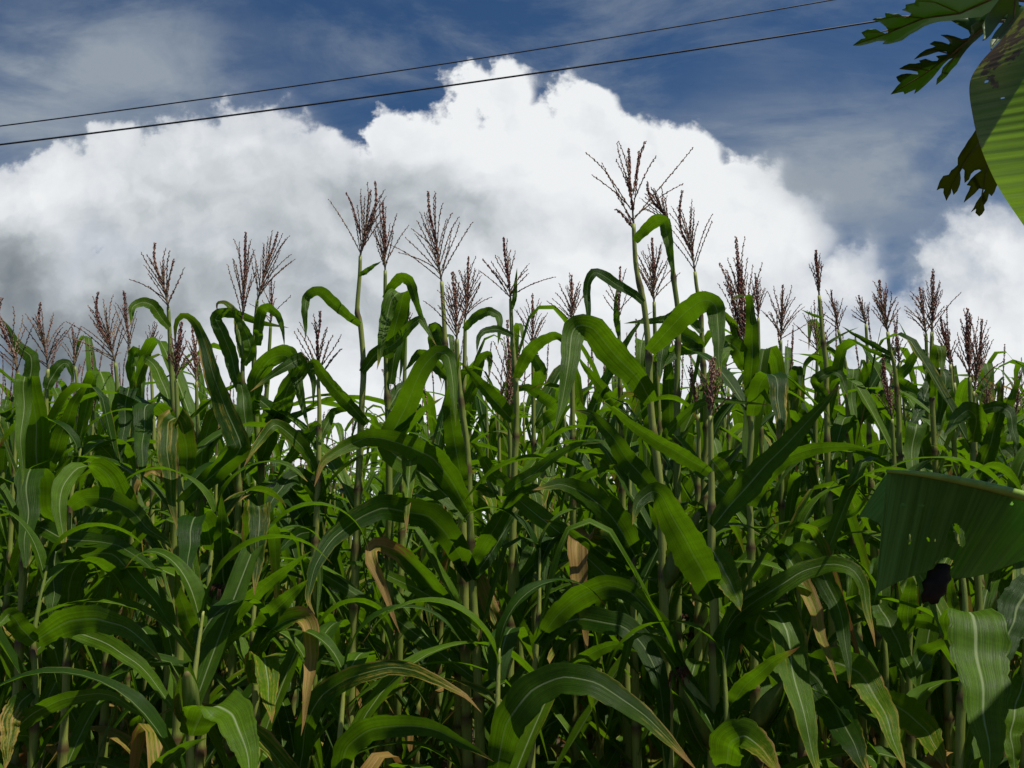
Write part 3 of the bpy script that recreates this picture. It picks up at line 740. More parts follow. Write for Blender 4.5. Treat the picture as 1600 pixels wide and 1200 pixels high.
 ('f2','a',5.5,0,.5,15,15,-.15,"1452,598 1443,628 1430,655 1415,675"),
 ('f3','h',5,0,.5,5,5,-.2,"1458,620 1460,585 1472,577 1477,600 1470,640 1464,690"),
 ('f3','h',5,0,.5,0,0,-.1,"1456,600 1462,560 1468,540 1472,560 1470,590"),
 ('f4','h',6,0,.5,0,0,-.1,"1492,660 1482,620 1476,590 1474,620 1470,680"),
 ('f5','a',6.5,0,.5,15,20,-.2,"1521,690 1525,650 1512,641 1494,655 1474,685"),
 ('f5','a',4.2,0,.5,25,25,-.15,"1518,650 1538,640 1562,635 1577,645 1585,680 1592,720"),
 ('f6','a',6.5,.3,.5,15,15,-.1,"1526,760 1545,700 1560,650 1566,598"),
 ('f6','h',4,0,.5,0,0,-.1,"1560,680 1562,620 1563,595 1565,620"),
 ('f8','a',4.5,0,.5,15,20,-.05,"1570,660 1580,625 1590,600 1598,580"),
 ('f7','a',5.5,.35,.3,15,20,-.15,"1543,720 1560,700 1578,710 1590,750"),
 ('g2','h',8,0,.5,0,0,-.3,"66,800 58,750 46,733 43,760 42,820 36,900"),
 ('g2','h',8.5,0,.5,10,0,-.3,"190,812 176,750 150,728 118,732 98,760 95,820 100,870"),
 ('g2','a',6,.25,.5,28,25,-.2,"110,792 135,778 165,779 200,794 232,826 262,848 272,868"),
 ('g2','a',5,0,.5,30,15,-.25,"60,822 100,842 150,846 190,854 224,878 250,906 266,935"),
 ('g2','a',7,0,.5,20,15,-.2,"106,945 112,895 138,868 175,866 215,908 250,950 278,990"),
 ('g2','h',6,0,.5,0,0,-.15,"166,960 168,910 170,880 172,910 165,950"),
 ('g2','h',7,0,.5,5,5,-.1,"108,900 90,860 84,880 84,930 80,980"),
 ('g3','h',7,0,.5,0,0,-.25,"330,860 324,820 304,808 298,835 294,880 290,915"),
 ('g3','a',5,0,.5,15,15,-.15,"328,1028 310,998 293,965 280,925 274,890"),
 ('g3','h',6,0,.5,0,0,-.1,"350,930 347,860 346,800 347,770"),
 ('g3','a',4.5,0,.5,30,25,-.3,"328,1035 344,990 370,952 400,925 440,893 488,860"),
 ('g3','a',3,0,.5,20,20,-.15,"328,1030 316,1052 304,1060 294,1062"),
 ('g1','a',7,.12,.5,22,15,-.2,"56,1002 78,986 112,970 150,967 190,978 226,1002 252,1036"),
 ('g1','a',4.5,0,.5,25,20,-.2,"98,980 140,996 176,1010 212,1036 250,1076 276,1114 294,1150"),
 ('g1','a',4,0,.5,28,25,-.2,"22,1146 50,1115 100,1092 150,1084 182,1088 212,1112 252,1124"),
 ('g1','a',5,.5,.2,15,10,-.1,"50,1082 32,1098 18,1124 14,1160 8,1205"),
 ('g1','a',5,0,.5,20,20,-.1,"54,1003 36,985 15,960 -10,985"),
 ('g4','h',9,0,.5,10,5,-.2,"300,1150 316,1112 340,1104 362,1118 378,1150 388,1190 395,1240"),
 ('g4','a',3.2,0,.5,25,25,-.15,"245,1205 272,1178 298,1162 322,1154"),
 ('g5','a',6.5,.9,.35,15,15,-.25,"395,1030 420,988 450,969 474,966 484,985 484,1040 478,1100 470,1150"),
 ('g5','h',6.5,0,.5,0,0,-.25,"400,1070 402,1035 412,1028 417,1050 420,1090 425,1130"),
 ('g5','a',5,0,.5,25,20,-.15,"400,990 425,960 450,935 482,905"),
 ('g5','h',6.5,0,.5,0,0,-.15,"396,860 400,800 404,790 405,830 402,880 398,930"),
 ('b4','a',6,0,.5,10,15,-.2,"468,742 448,752 424,785 402,828"),
 ('b4','a',5,0,.5,20,20,-.2,"492,830 470,834 450,846 430,868"),
 ('g6','a',5.2,.55,.35,20,25,-.25,"468,1210 478,1135 502,1088 540,1062 575,1050 612,1043 650,1049 690,1066 726,1087 752,1114"),
 ('g7','a',5.5,0,.5,18,22,-.2,"528,1222 542,1168 575,1142 612,1134 650,1135 688,1143 726,1163 772,1190"),
 ('g6','h',4,0,.5,0,0,-.05,"500,1085 512,1092 530,1120 550,1150"),
 ('g8','a',6.5,0,.5,22,12,-.3,"838,1006 870,962 910,930 950,915 985,925 1015,955 1045,985 1062,1030 1080,1075"),
 ('g8','a',6.5,0,.5,22,10,-.35,"840,1003 870,978 905,967 945,973 975,980 1005,1008 1026,1052 1036,1105 1040,1160 1042,1215"),
 ('g8','a',5,0,.5,22,25,-.2,"836,1085 890,1047 925,1020 962,1007 1000,1020"),
 ('g9','a',7.5,.3,.5,15,20,-.2,"776,1205 792,1130 830,1080 880,1058 930,1066 975,1095 1010,1120 1050,1160 1090,1205"),
 ('h1','h',9,1.0,.25,0,5,-.2,"960,860 948,842 918,836 902,850 904,900 912,960 918,1030"),
 ('h1','a',7.5,0,.5,15,15,-.25,"992,868 958,810 915,772 875,757 832,766"),
 ('h1','a',3,0,.5,25,20,-.2,"990,898 950,872 910,843 880,822 848,811"),
 ('h1','a',6.5,0,.5,25,25,-.15,"800,770 832,742 868,712 905,694 942,692"),
 ('h1','a',4.5,0,.5,15,15,-.1,"888,758 925,738 950,730 974,724"),
 ('c8','h',5.5,0,.5,0,0,-.2,"800,790 812,763 832,762 842,800 842,860"),
 ('c8','h',5.8,0,.5,0,0,-.2,"872,850 864,832 855,840 852,880 850,930"),
 ('h2','h',9.5,.35,.35,5,0,-.3,"1180,985 1192,958 1212,958 1228,985 1240,1050 1256,1120 1274,1190 1285,1230"),
 ('h2','a',9,.25,.4,8,8,-.25,"1252,1038 1280,1064 1306,1106 1332,1158 1360,1220"),
 ('h2','a',7,.5,.3,15,15,-.3,"1262,1040 1300,1034 1340,1050 1364,1082 1382,1115 1398,1160 1414,1205"),
 ('h2','a',5.5,0,.5,12,12,-.2,"1230,875 1256,862 1282,890 1306,940 1320,990 1328,1075"),
 ('h2','a',6,.8,.3,15,15,-.2,"1225,862 1250,905 1272,955 1284,1000 1310,1068"),
 ('h3','a',7.5,.2,.4,8,8,-.25,"1384,1092 1422,1118 1452,1148 1480,1205"),
 ('h3','a',5.5,0,.5,12,12,-.2,"1372,945 1390,975 1408,1015 1424,1050 1432,1075"),
 ('h5','h',6,.1,.7,0,0,-.1,"1418,990 1420,940 1424,905 1428,890"),
 ('h5','h',6,.4,.3,0,0,-.1,"1486,1000 1488,940 1484,900 1480,885"),
 ('h5','a',4,0,.5,20,20,-.15,"1422,968 1450,971 1475,985 1490,1004"),
 ('h5','h',4,0,.5,0,0,-.1,"1335,940 1332,900 1328,870 1324,930 1322,955"),
 ('h4','h',12,0,.5,0,5,-.3,"1500,1000 1508,965 1518,958 1524,1000 1532,1060 1540,1130 1550,1230"),
 ('h6','a',8,.1,.5,10,10,-.15,"1612,905 1592,945 1574,1000 1562,1055"),
 ('h6','a',6,.3,.4,10,10,-.1,"1600,1060 1588,1100 1580,1150 1590,1220"),
 ('h7','a',7.5,.55,.55,12,12,-.25,"1134,1200 1142,1160 1164,1150 1192,1172 1222,1215"),
]
# ears: (plant, base px, tip px, silk)
EARS = [('d7',(1108,1160),(1066,1058),.032,1),('d7',(1190,1135),(1224,1066),.022,0),('g3',(333,1003),(343,925),.022,1),('g4',(297,1118),(292,1050),.020,0),
        ('g3',(362,900),(369,830),.018,0),('c5',(735,895),(714,838),.022,0),('d2',(1040,915),(1092,800),.024,0),('h2',(1256,1140),(1240,1085),.018,0)]
T21 = [((991,342),(1086,229),1.1),((992,338),(1065,286),1.1),((991,312),(1024,242),1.0),((988,356),(962,325),2.2),((988,352),(937,254),1.1),
       ((986,328),(921,237),1.1),((984,323),(921,271),1.1),((987,305),(961,222),1.0),((988,300),(970,222),1.0),((990,300),(1004,221),1.6),((989,305),(1000,236),1.4),((988,310),(964,250),1.0)]
EXPL = {'d2': T21,
        'c4': [((692,425),(738,346),1.0),((688,424),(620,393),1.2),((688,400),(641,356),1.1)],
        'c1': [((563,395),(515,313),1.0),((564,372),(543,300),1.4)],
        'c7': [((799,462),(865,432),1.2),((797,465),(753,405),1.3),((797,460),(826,428),1.0)],
        'a4': [((178,560),(103,500),1.2)],
        'e1': [((1162,530),(1129,410),1.8),((1168,520),(1157,422),3.0),((1168,500),(1192,410),1.2),((1160,540),(1137,440),2.6)],
        'b4': [((498,588),(468,513),1.2),((500,590),(531,546),1.4)],
        'd7': [((1112,648),(1147,613),1.0),((1112,645),(1110,560),1.8)]}
rng0 = random.Random(77)
plants = {}
def zline(pts, Y):
    w_ = [P(x, y, Y) for x, y in pts]
    l_ = w_[-1]; a = w_[-2] if len(w_) > 1 else w_[-1]
    sl = 0 if (a-l_).length < 1e-6 else (l_.x-a.x)/max(.05, a.z-l_.z)
    sl = max(-.05, min(.05, sl))
    k = 3; zz = l_.z
    for i in range(1, k+1):
        z = zz*(1-i/k); w_.append(Vector((l_.x+sl*(zz-z)*.6, Y+rng0.uniform(-.01, .01), z)))
    return w_
def at_z(pts, z):
    for a, b in zip(pts, pts[1:]):
        if a.z >= z >= b.z: return a.lerp(b, (a.z-z)/max(1e-6, a.z-b.z))
    return pts[-1] if z < pts[-1].z else pts[0]
for key, (Y, px, ts, label) in PL.items():
    rng = random.Random(sum(ord(c)*(i+3) for i, c in enumerate(key))*13)
    line = zline(px, Y); root_loc = Vector((line[-1].x, Y, 0))
    root = empty('corn_plant', root_loc); tag(root, label, 'corn plant', FR)
    loc = [v-root_loc for v in line]
    if ts is None:        # grown top without a tassel in view: continue upward a little
        loc = [loc[0]+Vector((.004, .03, .16)), loc[0]+Vector((.002, .012, .08))] + loc
    rt = .0052 if ts else .0028
    pv, L, nodes = stalk_mesh(root, loc, rt, .0150 if Y > 2.4 else .0165, rng)
    plants[key] = (root, root_loc, loc, Y)
    if ts:
        tip = P(ts[0], ts[1], Y) - root_loc
        ex = [(P(b0[0], b0[1], Y)-root_loc, P(b1[0], b1[1], Y+rng.uniform(-.06, .06))-root_loc, th) for b0, b1, th in EXPL.get(key, [])]
        make_tassel(root, loc[0], tip, rng, ts[2], ts[3], ts[4], ex, ts[5], wilt=.35 if key in ('a8', 'c8', 'f1', 'a9') else 0,
                    as_parts=True, dens=.007 if Y > 3.3 else .0058)
    # lower leaves that crowd the space under the canopy
    top = P(px[0][0], {'c5': 1010, 'c4': 960, 'd7': 900, 'c6': 840, 'h1': 900, 'd2': 800, 'c1': 800, 'c2': 780, 'c3': 700}.get(key, 690 if key[0] == 'b' else 640), Y).z if ts else loc[0].z-.15
    if not ts:       # a younger plant: its top is a whorl of leaves still unrolling
        for j in range(3):
            auto_blade(root, at_z(loc, loc[0].z-.03*j), (.2, 2.9, 1.2, 2.0)[j]+rng.uniform(-.2, .3), rng.uniform(.26, .38), rng.uniform(.05, .062), rng, 80-8*j, rng.uniform(.7, .95), 0, 18)
    k = 0; z = .38+rng.uniform(0, .2)
    az0 = rng.uniform(0, 3.14)
    while z < min(top, loc[0].z-.1):
        az = (R(5) if k % 2 else R(175)) + rng.uniform(-.3, 1.2)*(1 if k % 2 else -1)
        drk = rng.choice((0, 0, 0, .2, .4)) if z > .8 else rng.choice((0, .3, .8, 1))
        auto_blade(root, at_z(loc, z), az, rng.uniform(.55, .85), rng.uniform(.052, .074), rng, rng.uniform(48, 70), rng.uniform(.75, 1.05), drk, 18,
                   rng.uniform(.30, .6) if rng.random() < .45 else None)
        z += rng.uniform(.15, .20); k += 1
for i, (key, mode, wc, dry, dry0, r0, r1, dY, ptxt) in enumerate(LV):
    root, rl, loc, Y = plants[key]; rng = random.Random(1000+i)
    pp = [tuple(float(q) for q in s.split(',')) for s in ptxt.split()]
    cum = [0]
    for a, b in zip(pp, pp[1:]): cum.append(cum[-1]+math.dist(a[:2], b[:2]))
    base_world = P(pp[0][0], pp[0][1], Y)
    foot = at_z(loc, base_world.z) + rl
    # leaves whose base in the picture is hidden start on the stalk behind it
    gap = (foot-base_world).length
    P3 = []
    for q, c in zip(pp, cum):
        t = c/cum[-1]; Yq = Y + dY*t - .01
        P3.append(P(q[0], q[1], Yq))
    if gap > .03:
        down = Vector((0, 0, -min(.30, gap*.9)))
        f2_ = at_z(loc, max(.2, base_world.z+down.z)) + rl
        P3 = [f2_, f2_.lerp(P3[0], .5)+Vector((0, .02, .01))] + P3
    P3 = [v-rl for v in P3]
    ns = 40
    s, ln = catmull([tuple(v) for v in P3], ns, .62); C = [Vector(q) for q in s]
    for j in range(3, ns):     # slight natural undulation in depth
        C[j].y += min(.010, ln*.012)*math.sin(j*.55+i)
    if mode == 'a':
        Wd = []
        for j in range(ns):
            T = (C[min(ns-1, j+1)]-C[max(0, j-1)]).normalized(); V_ = ((C[j]+rl)-Vector((0, 0, CAMZ))).normalized()
            A = T.cross(V_)
            Wd.append(A.normalized() if A.length > 1e-3 else Vector((1, 0, 0)))
        for _ in range(3):
            Wd = [(Wd[max(0, j-1)]+Wd[j]+Wd[min(ns-1, j+1)]).normalized() if (Wd[max(0, j-1)]+Wd[j]+Wd[min(ns-1, j+1)]).length > 1e-3 else Wd[j] for j in range(ns)]
        out_ = []
        sg = 1 if (i % 2) else -1
        for j in range(ns):
            t = j/(ns-1); r = R(r0+(r1-r0)*t)*sg; V_ = ((C[j]+rl)-Vector((0, 0, CAMZ))).normalized()
            out_.append(Wd[j]*math.cos(r)+V_*math.sin(r)*(1 if Wd[j].z < 0 else -1))
        # keep the upper face of the blade turned to the sky
        Wd = out_
    else:
        Wd = []
        for j in range(ns):
            t = j/(ns-1); r = R(r0+(r1-r0)*t)
            Wd.append(Vector((math.cos(r), .12, math.sin(r))))
    blade('leaf', C, Wd, ln, wc/100*((1.0 if key[0] in 'gh' or Y < 2.3 else .86) if dry < .7 else .70), rng, root, dry, dry0, fold=rng.uniform(.16, .34) if dry < .7 else .75, tipdry=rng.choice((0, 0, .3, .5)))
for i, (key, b, t_, r_, sk) in enumerate(EARS):
    root, rl, loc, Y = plants[key]; rng = random.Random(500+i)
    bw = P(b[0], b[1], Y); foot = at_z(loc, bw.z-.02)+rl
    bw = foot.lerp(bw, .8) if (foot-bw).length < .15 else bw
    make_ear(root, bw-rl, P(t_[0], t_[1], Y-.05)-rl, rng, r_, bool(sk))

# ==================================================================== ROWS BEHIND
def proto_plant(seed, H, tassel=True):
    rng = random.Random(seed)
    root = empty('corn_plant', (0, 0, 0))
    lean = Vector((rng.uniform(-.06, .06), rng.uniform(-.05, .05), 0))
    tl = rng.uniform(.26, .34); top = H-tl
    loc = [Vector((lean.x*(z/H)**2, lean.y*(z/H)**2, z)) for z in (top, top*.85, top*.6, top*.3, 0)]
    stalk_mesh(root, loc, .0055, .0145, rng, 24)
    make_tassel(root, loc[0], loc[0]+Vector((rng.uniform(-.05, .05), rng.uniform(-.04, .04), tl)), rng, rng.randint(9, 15), rng.uniform(26, 46), 1.5,
                curl=rng.uniform(-.2, .2), as_parts=False, dens=.010)
    z = .40; k = 0; az0 = rng.uniform(0, 3.1)
    while z < top-.10:
        u = z/top
        az = az0+math.pi*(k % 2)+rng.uniform(-.45, .45)
        ln = (.84-.26*max(0, (u-.55)/.45))*rng.uniform(.85, 1.12)
        auto_blade(root, at_z(loc, z), az, ln, rng.uniform(.054, .078)*(1-.2*max(0, u-.7)/.3), rng, rng.uniform(52, 70)+10*u, rng.uniform(.7, 1.0)-.12*u,
                   rng.choice((0, 0, .2, .5)) if z > .8 else rng.choice((.3, .9, 1)), 16, rng.uniform(.3, .65) if rng.random() < .5 else None)
        z += rng.uniform(.125, .165); k += 1
    if rng.random() < .6:
        make_ear(root, at_z(loc, 1.05)+Vector((.02, 0, 0)), at_z(loc, 1.28)+Vector((rng.choice((-1, 1))*.07, -.03, 0)), rng, .023, True)
    return root
def children(o): return [c for c in ALLC.get(o.name, [])]
protos = [proto_plant(900+i, 2.45) for i in range(9)]
ALLC = {}
for o in bpy.data.objects:
    if o.parent: ALLC.setdefault(o.parent.name, []).append(o)
def copy_tree(o, parent=None):
    c = o.copy(); COL.objects.link(c)
    if parent is not None: c.parent = parent
    for ch in children(o): copy_tree(ch, c)
    return c
BACK = 'corn plants in the rows behind'
BLAB = 'corn plant crowded among others in the rows behind, glimpsed between the front plants'
rngb = random.Random(5)
used = [False]*len(protos)
front_xy = [(v[1].x, v[1].y) for v in plants.values()]
spots = []; mass = []
Yr = 3.2
while Yr < 8.5:
    xx = -.58*Yr - .3 + rngb.uniform(0, .2)
    while xx < .58*Yr + .3:
        x = xx+rngb.uniform(-.06, .06); y = Yr+rngb.uniform(-.08, .08)
        xx += .245 if Yr < 5.0 else .33
        if min(math.hypot(x-a, y-b) for a, b in front_xy) < (.13 if Yr < 3.9 else .10): continue
        inside = abs(x) < .535*y+.05
        (spots if inside else mass).append((x, y))
    Yr += .42 if Yr < 5.0 else .56
def ymin_px(px):      # how high the plants behind may stand in the picture
    tab = [(0,530),(100,520),(250,515),(380,580),(430,640),(490,650),(560,640),(620,560),(700,515),(840,500),(930,505),(1060,490),(1200,480),(1400,480),(1500,490),(1600,500)]
    px = max(0, min(1599, px))
    for (a, va), (b, vb) in zip(tab, tab[1:]):
        if a <= px <= b: return va+(vb-va)*(px-a)/(b-a)
    return 600
print('back plants', len(spots))
for (x, y) in spots:
    i = rngb.randrange(len(protos)) if all(used) else used.index(False)
    if used[i]: o = copy_tree(protos[i])
    else: o = protos[i]; used[i] = True
    px = 800+FPX*x/y
    lim = CAMZ + y*math.tan(PITCH+math.atan((600-ymin_px(px)-rngb.uniform(-15, 55))/FPX))
    H = min(rngb.uniform(2.55, 3.05), lim)
    s_ = H/2.45
    o.location = (x, y, -.01); o.rotation_euler = (0, 0, rngb.uniform(0, 6.28)); sx = rngb.uniform(.92, 1.08)*max(.85, s_)
    o.scale = (sx, sx, s_)
    tag(o, BLAB, 'corn plant', BACK)
# the rest of the field: beyond the rows one can tell apart, and outside the view
def field_mass():
    rng = random.Random(31); V = []; F = []; U = []; A = []
    pts = list(mass)
    for y in [8.8+.62*k for k in range(14)]:
        x = -.62*y
        while x < .62*y: pts.append((x+rng.uniform(-.1, .1), y+rng.uniform(-.2, .2))); x += .36
    for (x0, y0) in pts:
        H = min(rng.uniform(2.5, 2.95), CAMZ+y0*.165 if y0 < 10 else 9)+rng.uniform(-.1, .05); b = len(V)
        for (dx, dyy) in ((.012, 0), (-.006, .011), (-.006, -.011)):
            V.append(Vector((x0+dx, y0+dyy, 0))); V.append(Vector((x0+dx*.5, y0+dyy*.5, H-.2)))
            U += [(.5, 0), (.5, .1)]; A += [.3, .2]
        for k in range(3): k2 = (k+1) % 3; F.append((b+2*k, b+2*k2, b+2*k2+1, b+2*k+1))
        z = .5; k = 0; az0 = rng.uniform(0, 3.1)
        while z < H-.18:
            az = az0+math.pi*(k % 2)+rng.uniform(-.5, .5); p = Vector((x0, y0, z)); L = rng.uniform(.55, .85); wd = rng.uniform(.03, .042)
            side = Vector((-math.sin(az), math.cos(az), 0)); b = len(V); el0 = rng.uniform(50, 72); n = 9
            for i in range(n):
                t = i/(n-1); e = R(el0-(el0+75)*t**rng.uniform(1.0, 1.1)); d = Vector((math.cos(e)*math.cos(az), math.cos(e)*math.sin(az), math.sin(e)))
                h = wd*(.5+.5*min(1, t*3.5))*(1-t**2.6)**.8
                V += [p-side*h+Vector((0, 0, h*.25)), p.copy(), p+side*h+Vector((0, 0, h*.25))]; U += [(0, t), (.5, t), (1, t)]; A += [.1]*3
                if i < n-1: F += [(b+3*i, b+3*i+1, b+3*i+4, b+3*i+3), (b+3*i+1, b+3*i+2, b+3*i+5, b+3*i+4)]
                p = p+d*L/(n-1)
            z += .2; k += 1
    o = mesh_obj('corn_field', V, F, M_LEAF, None, U, {'dry': A}); tag(o, 'green mass of further corn behind and beside the rows', 'corn field', None, 'stuff')
field_mass()
# dead leaves on the soil
def litter():
    rng = random.Random(8); V = []; F = []
    for _ in range(900):
        y = rng.uniform(1.8, 10); x = rng.uniform(-.6, .6)*y; a = rng.uniform(0, 6.3); L = rng.uniform(.12, .45); w_ = rng.uniform(.01, .03); b = len(V); n = 6
        for i in range(n):
            t = i/(n-1); h = w_*math.sin(math.pi*(t*.9+.05)); c = Vector((x+math.cos(a)*L*t, y+math.sin(a)*L*t, .05+.05*math.sin(t*4+a)+.02*rng.random()))
            sd_ = Vector((-math.sin(a), math.cos(a), rng.uniform(-.5, .5)))
            V += [c-sd_*h, c+sd_*h]
            if i < n-1: F.append((b+2*i, b+2*i+1, b+2*i+3, b+2*i+2))
    o = mesh_obj('leaf_litter', V, F, M_LITTER); tag(o, 'dead brown corn leaves lying on the soil between the stalks', 'leaf litter', None, 'stuff')
litter()

# ==================================================================== BANANA PLANT
BR = Vector((1.62, 1.95, 0))
ban = empty('banana_plant', BR); tag(ban, 'banana plant at the right edge, one worn leaf above and one hanging over the corn', 'banana plant')
mb = MB(); mb.tube([Vector((0, 0, 0)), Vector((-.01, 0, .8)), Vector((-.01, 0, 1.6)), Vector((-.03, 0, 2.25))], [.12, .10, .085, .05], 14)
mb.build('pseudostem', M_BSTEM, ban)
def lerp2(tab, s):
    n = len(tab)-1; x = s*n; i = min(n-1, int(x)); t = x-i
    a, b, c, d = tab[max(0, i-1)], tab[i], tab[i+1], tab[min(n, i+2)]
    return tuple(.5*((2*B)+(-A+C)*t+(2*A-5*B+4*C-D_)*t*t+(-A+3*B-3*C+D_)*t**3) for A, B, C, D_ in zip(a, b, c, d))
def banana_blade(name, mid, edge, ymid, yedge, material, ns, nt, pleat, npl, dry=None, holes=(), bulge=.05, parent=ban, rng=random.Random(2), notch=None):
    V = []; U = []; A = []; F = []; Q = []
    for i in range(ns+1):
        s = i/ns; m_ = lerp2(mid, s); e_ = lerp2(edge, s)
        for k in range(nt+1):
            t = k/nt
            px = m_[0]+(e_[0]-m_[0])*t; py = m_[1]+(e_[1]-m_[1])*t
            ym = ymid[0]+(ymid[1]-ymid[0])*s; ye = yedge[0]+(yedge[1]-yedge[0])*s
            Y = ym+(ye-ym)*t - bulge*math.sin(math.pi*t*.9)
            Y += pleat*math.sin(s*npl*6.283+1.2*math.sin(s*23))*min(1, t*4)*(.6+.6*t)
            jag = 0
            V.append(P(px, py, Y)-BR); U.append((s, t)); Q.append((px, py)); A.append(dry(px, py) if dry else 0)
    for i in range(ns):
        for k in range(nt):
            a = i*(nt+1)+k; cx, cy = (Q[a][0]+Q[a+nt+2][0])/2, (Q[a][1]+Q[a+nt+2][1])/2
            if any(((cx-hx)/rx)**2+((cy-hy)/ry)**2+.25*math.sin(math.atan2(cy-hy, cx-hx)*3+hx) < 1 for hx, hy, rx, ry in holes): continue
            F.append((a, a+1, a+nt+2, a+nt+1))
    return mesh_obj(name, V, F, material, parent, U, {'dry': A})
# upper leaf: the near half of its blade hangs at the right edge, veins rising to the midrib
midU = [(1690,-40),(1715,-30),(1740,-10),(1750,60),(1752,140),(1748,220),(1740,300),(1722,380),(1700,450)]
edgU = [(1622,-22),(1604,8),(1566,60),(1532,98),(1515,132),(1520,182),(1533,232),(1560,292),(1602,356),(1660,440),(1700,470)][0:11]
midU = [lerp2(midU, i/10) for i in range(11)]
bl_u = banana_blade('leaf', midU, edgU, (1.25, 1.25), (1.66, 1.60), M_BAN_OLD, 260, 40, .0012, 38,
             dry=lambda x, y: max(0, 1-math.hypot((x-1545)/55, (y-85)/85))*1.3 + max(0, 1-math.hypot((x-1600)/60, (y-40)/70)),
             holes=[(1542,127,2,1.6),(1568,153,1.6,1.2),(1589,266,2.2,1.4)])
farU = [(2*m_[0]-e_[0]-60, e_[1]+30) for m_, e_ in zip(midU, edgU)]
banana_blade('leaf', midU, farU, (1.25, 1.25), (.98, .98), M_BAN_OLD, 60, 14, .006, 17, bulge=-.02)
mb = MB(); mb.tube([Vector((-.03, 0, 2.2))]+[P(x, y, 1.26)-BR for x, y in midU], [.022]+[.016-.0011*i for i in range(11)], 8); mb.build('midrib', M_BSTEM, bl_u)
# lower leaf: half of the blade hangs straight down from the midrib
midL = [(1386,737),(1412,739),(1445,742),(1485,749),(1530,758),(1575,769),(1625,783),(1680,800),(1740,815)]
edgL = [(1366,942),(1376,924),(1412,906),(1440,897),(1476,893),(1492,904),(1540,897),(1592,878),(1650,862)]
bl_l = banana_blade('leaf', midL, edgL, (1.38, 1.46), (1.56, 1.62), M_BAN, 170, 70, .0022, 12, bulge=.03,
             holes=[(1493,833,13,14),(1503,846,6,8),(1421,842,2.4,8),(1411,789,5,2.2),(1440,790,5,2.2),(1451,842,2.4,4),(1461,844,1.5,2),(1581,787,2.5,2.5),(1470,893,10,22),(1481,881,9,10),(1459,809,2,1.2)])
farL = [(1338,812),(1352,808),(1385,818),(1450,800),(1500,800),(1560,810),(1620,820),(1680,830),(1740,840)]
banana_blade('leaf', midL, farL, (1.38, 1.46), (1.60, 1.75), M_BAN, 60, 20, .003, 12, bulge=-.02)
mb = MB(); mb.tube([P(x, y-1, y_)-BR for (x, y), y_ in zip(midL, [1.378+.010*i for i in range(9)])]+[Vector((-.02, 0, 1.75))], [.0024, .0030, .0044, .0052, .006, .0068, .008, .010, .013, .016], 8)
mb.build('midrib', M_BRIB, bl_l)
# ragged near-black flap torn from the hanging leaf
def make_flap():
    rng = random.Random(4); out = [(1478,880),(1486,884),(1484,896),(1487,905),(1480,914),(1479,927),(1470,934),(1466,943),(1455,945),(1450,940),(1441,943),(1439,930),(1443,922),(1440,910),(1447,903),(1449,892),(1458,889),(1464,880)]
    V = []; F = []; c = P(1463, 912, 1.53)-BR; m_ = len(out)
    for lay, (yy, sc_) in enumerate(((1.512, .75), (1.524, 1.0), (1.540, .8))):
        for (x, y) in out:
            V.append(P(1463+(x-1463)*sc_, 912+(y-912)*sc_, yy+rng.uniform(-.007, .007))-BR)
    V.append(P(1462, 912, 1.506)-BR); V.append(P(1462, 912, 1.545)-BR)
    for l_ in range(2):
        for k in range(m_): k2 = (k+1) % m_; F.append((l_*m_+k, l_*m_+k2, (l_+1)*m_+k2, (l_+1)*m_+k))
    for k in range(m_): k2 = (k+1) % m_; F.append((3*m_, k2, k)); F.append((3*m_+1, 2*m_+k, 2*m_+k2))
    o = mesh_obj('black_flap', V, F, M_FLAP, bl_l); o['label'] = 'black ragged flap at the leaf margin'
make_flap()

# ==================================================================== PAPAYA TREE
PR = Vector((2.35, 3.0, 0))
pap = empty('papaya_tree', PR); tag(pap, 'papaya tree behind the banana leaf, its lobed leaves reaching in at the upper right', 'papaya tree')
mb = MB(); mb.tube([Vector((0, 0, 0)), Vector((0, 0, 1.5)), Vector((-.03, 0, 3.3))], [.11, .085, .05], 12); mb.build('trunk', M_TRUNK, pap)
def poly_leaf(outline, Y0, fn, material, veins=(), th=.0012, sub=2):
    bm = bmesh.new(); vs = [bm.verts.new((x/100, -y/100, 0)) for x, y in outline]
    bm.faces.new(vs).normal_update(); bmesh.ops.triangulate(bm, faces=bm.faces[:])
    for _ in range(sub):
        long = [e for e in bm.edges if e.calc_length() > .07]
        bmesh.ops.subdivide_edges(bm, edges=long, cuts=1); bmesh.ops.triangulate(bm, faces=bm.faces[:])
    for v in bm.verts:
        x, y = v.co.x*100, -v.co.y*100; v.co = P(x, y, Y0+fn(x, y))-PR
    me = bpy.data.meshes.new('leaf'); bm.to_mesh(me); bm.free(); me.materials.append(material)
    me.polygons.foreach_set('use_smooth', [True]*len(me.polygons))
    o = bpy.data.objects.new('leaf', me); COL.objects.link(o); o.parent = pap
    so = o.modifiers.new('thick', 'SOLIDIFY'); so.thickness = th
    mb = MB()
    for vv in veins:
        q = [P(x, y, Y0+fn(x, y)-.003)-PR for x, y in vv[1:]]; n = len(q)
        mb.tube(q, [vv[0]*(1-.7*i/max(1, n-1)) for i in range(n)], 5)
    if veins: mb.build('vein', M_AXIS if material is not M_PAPAYA_OLD else M_BSTEM, o)
    return o
def s3(pts): return [(1300+x/3, y/3) for x, y in pts]
YP = 2.15
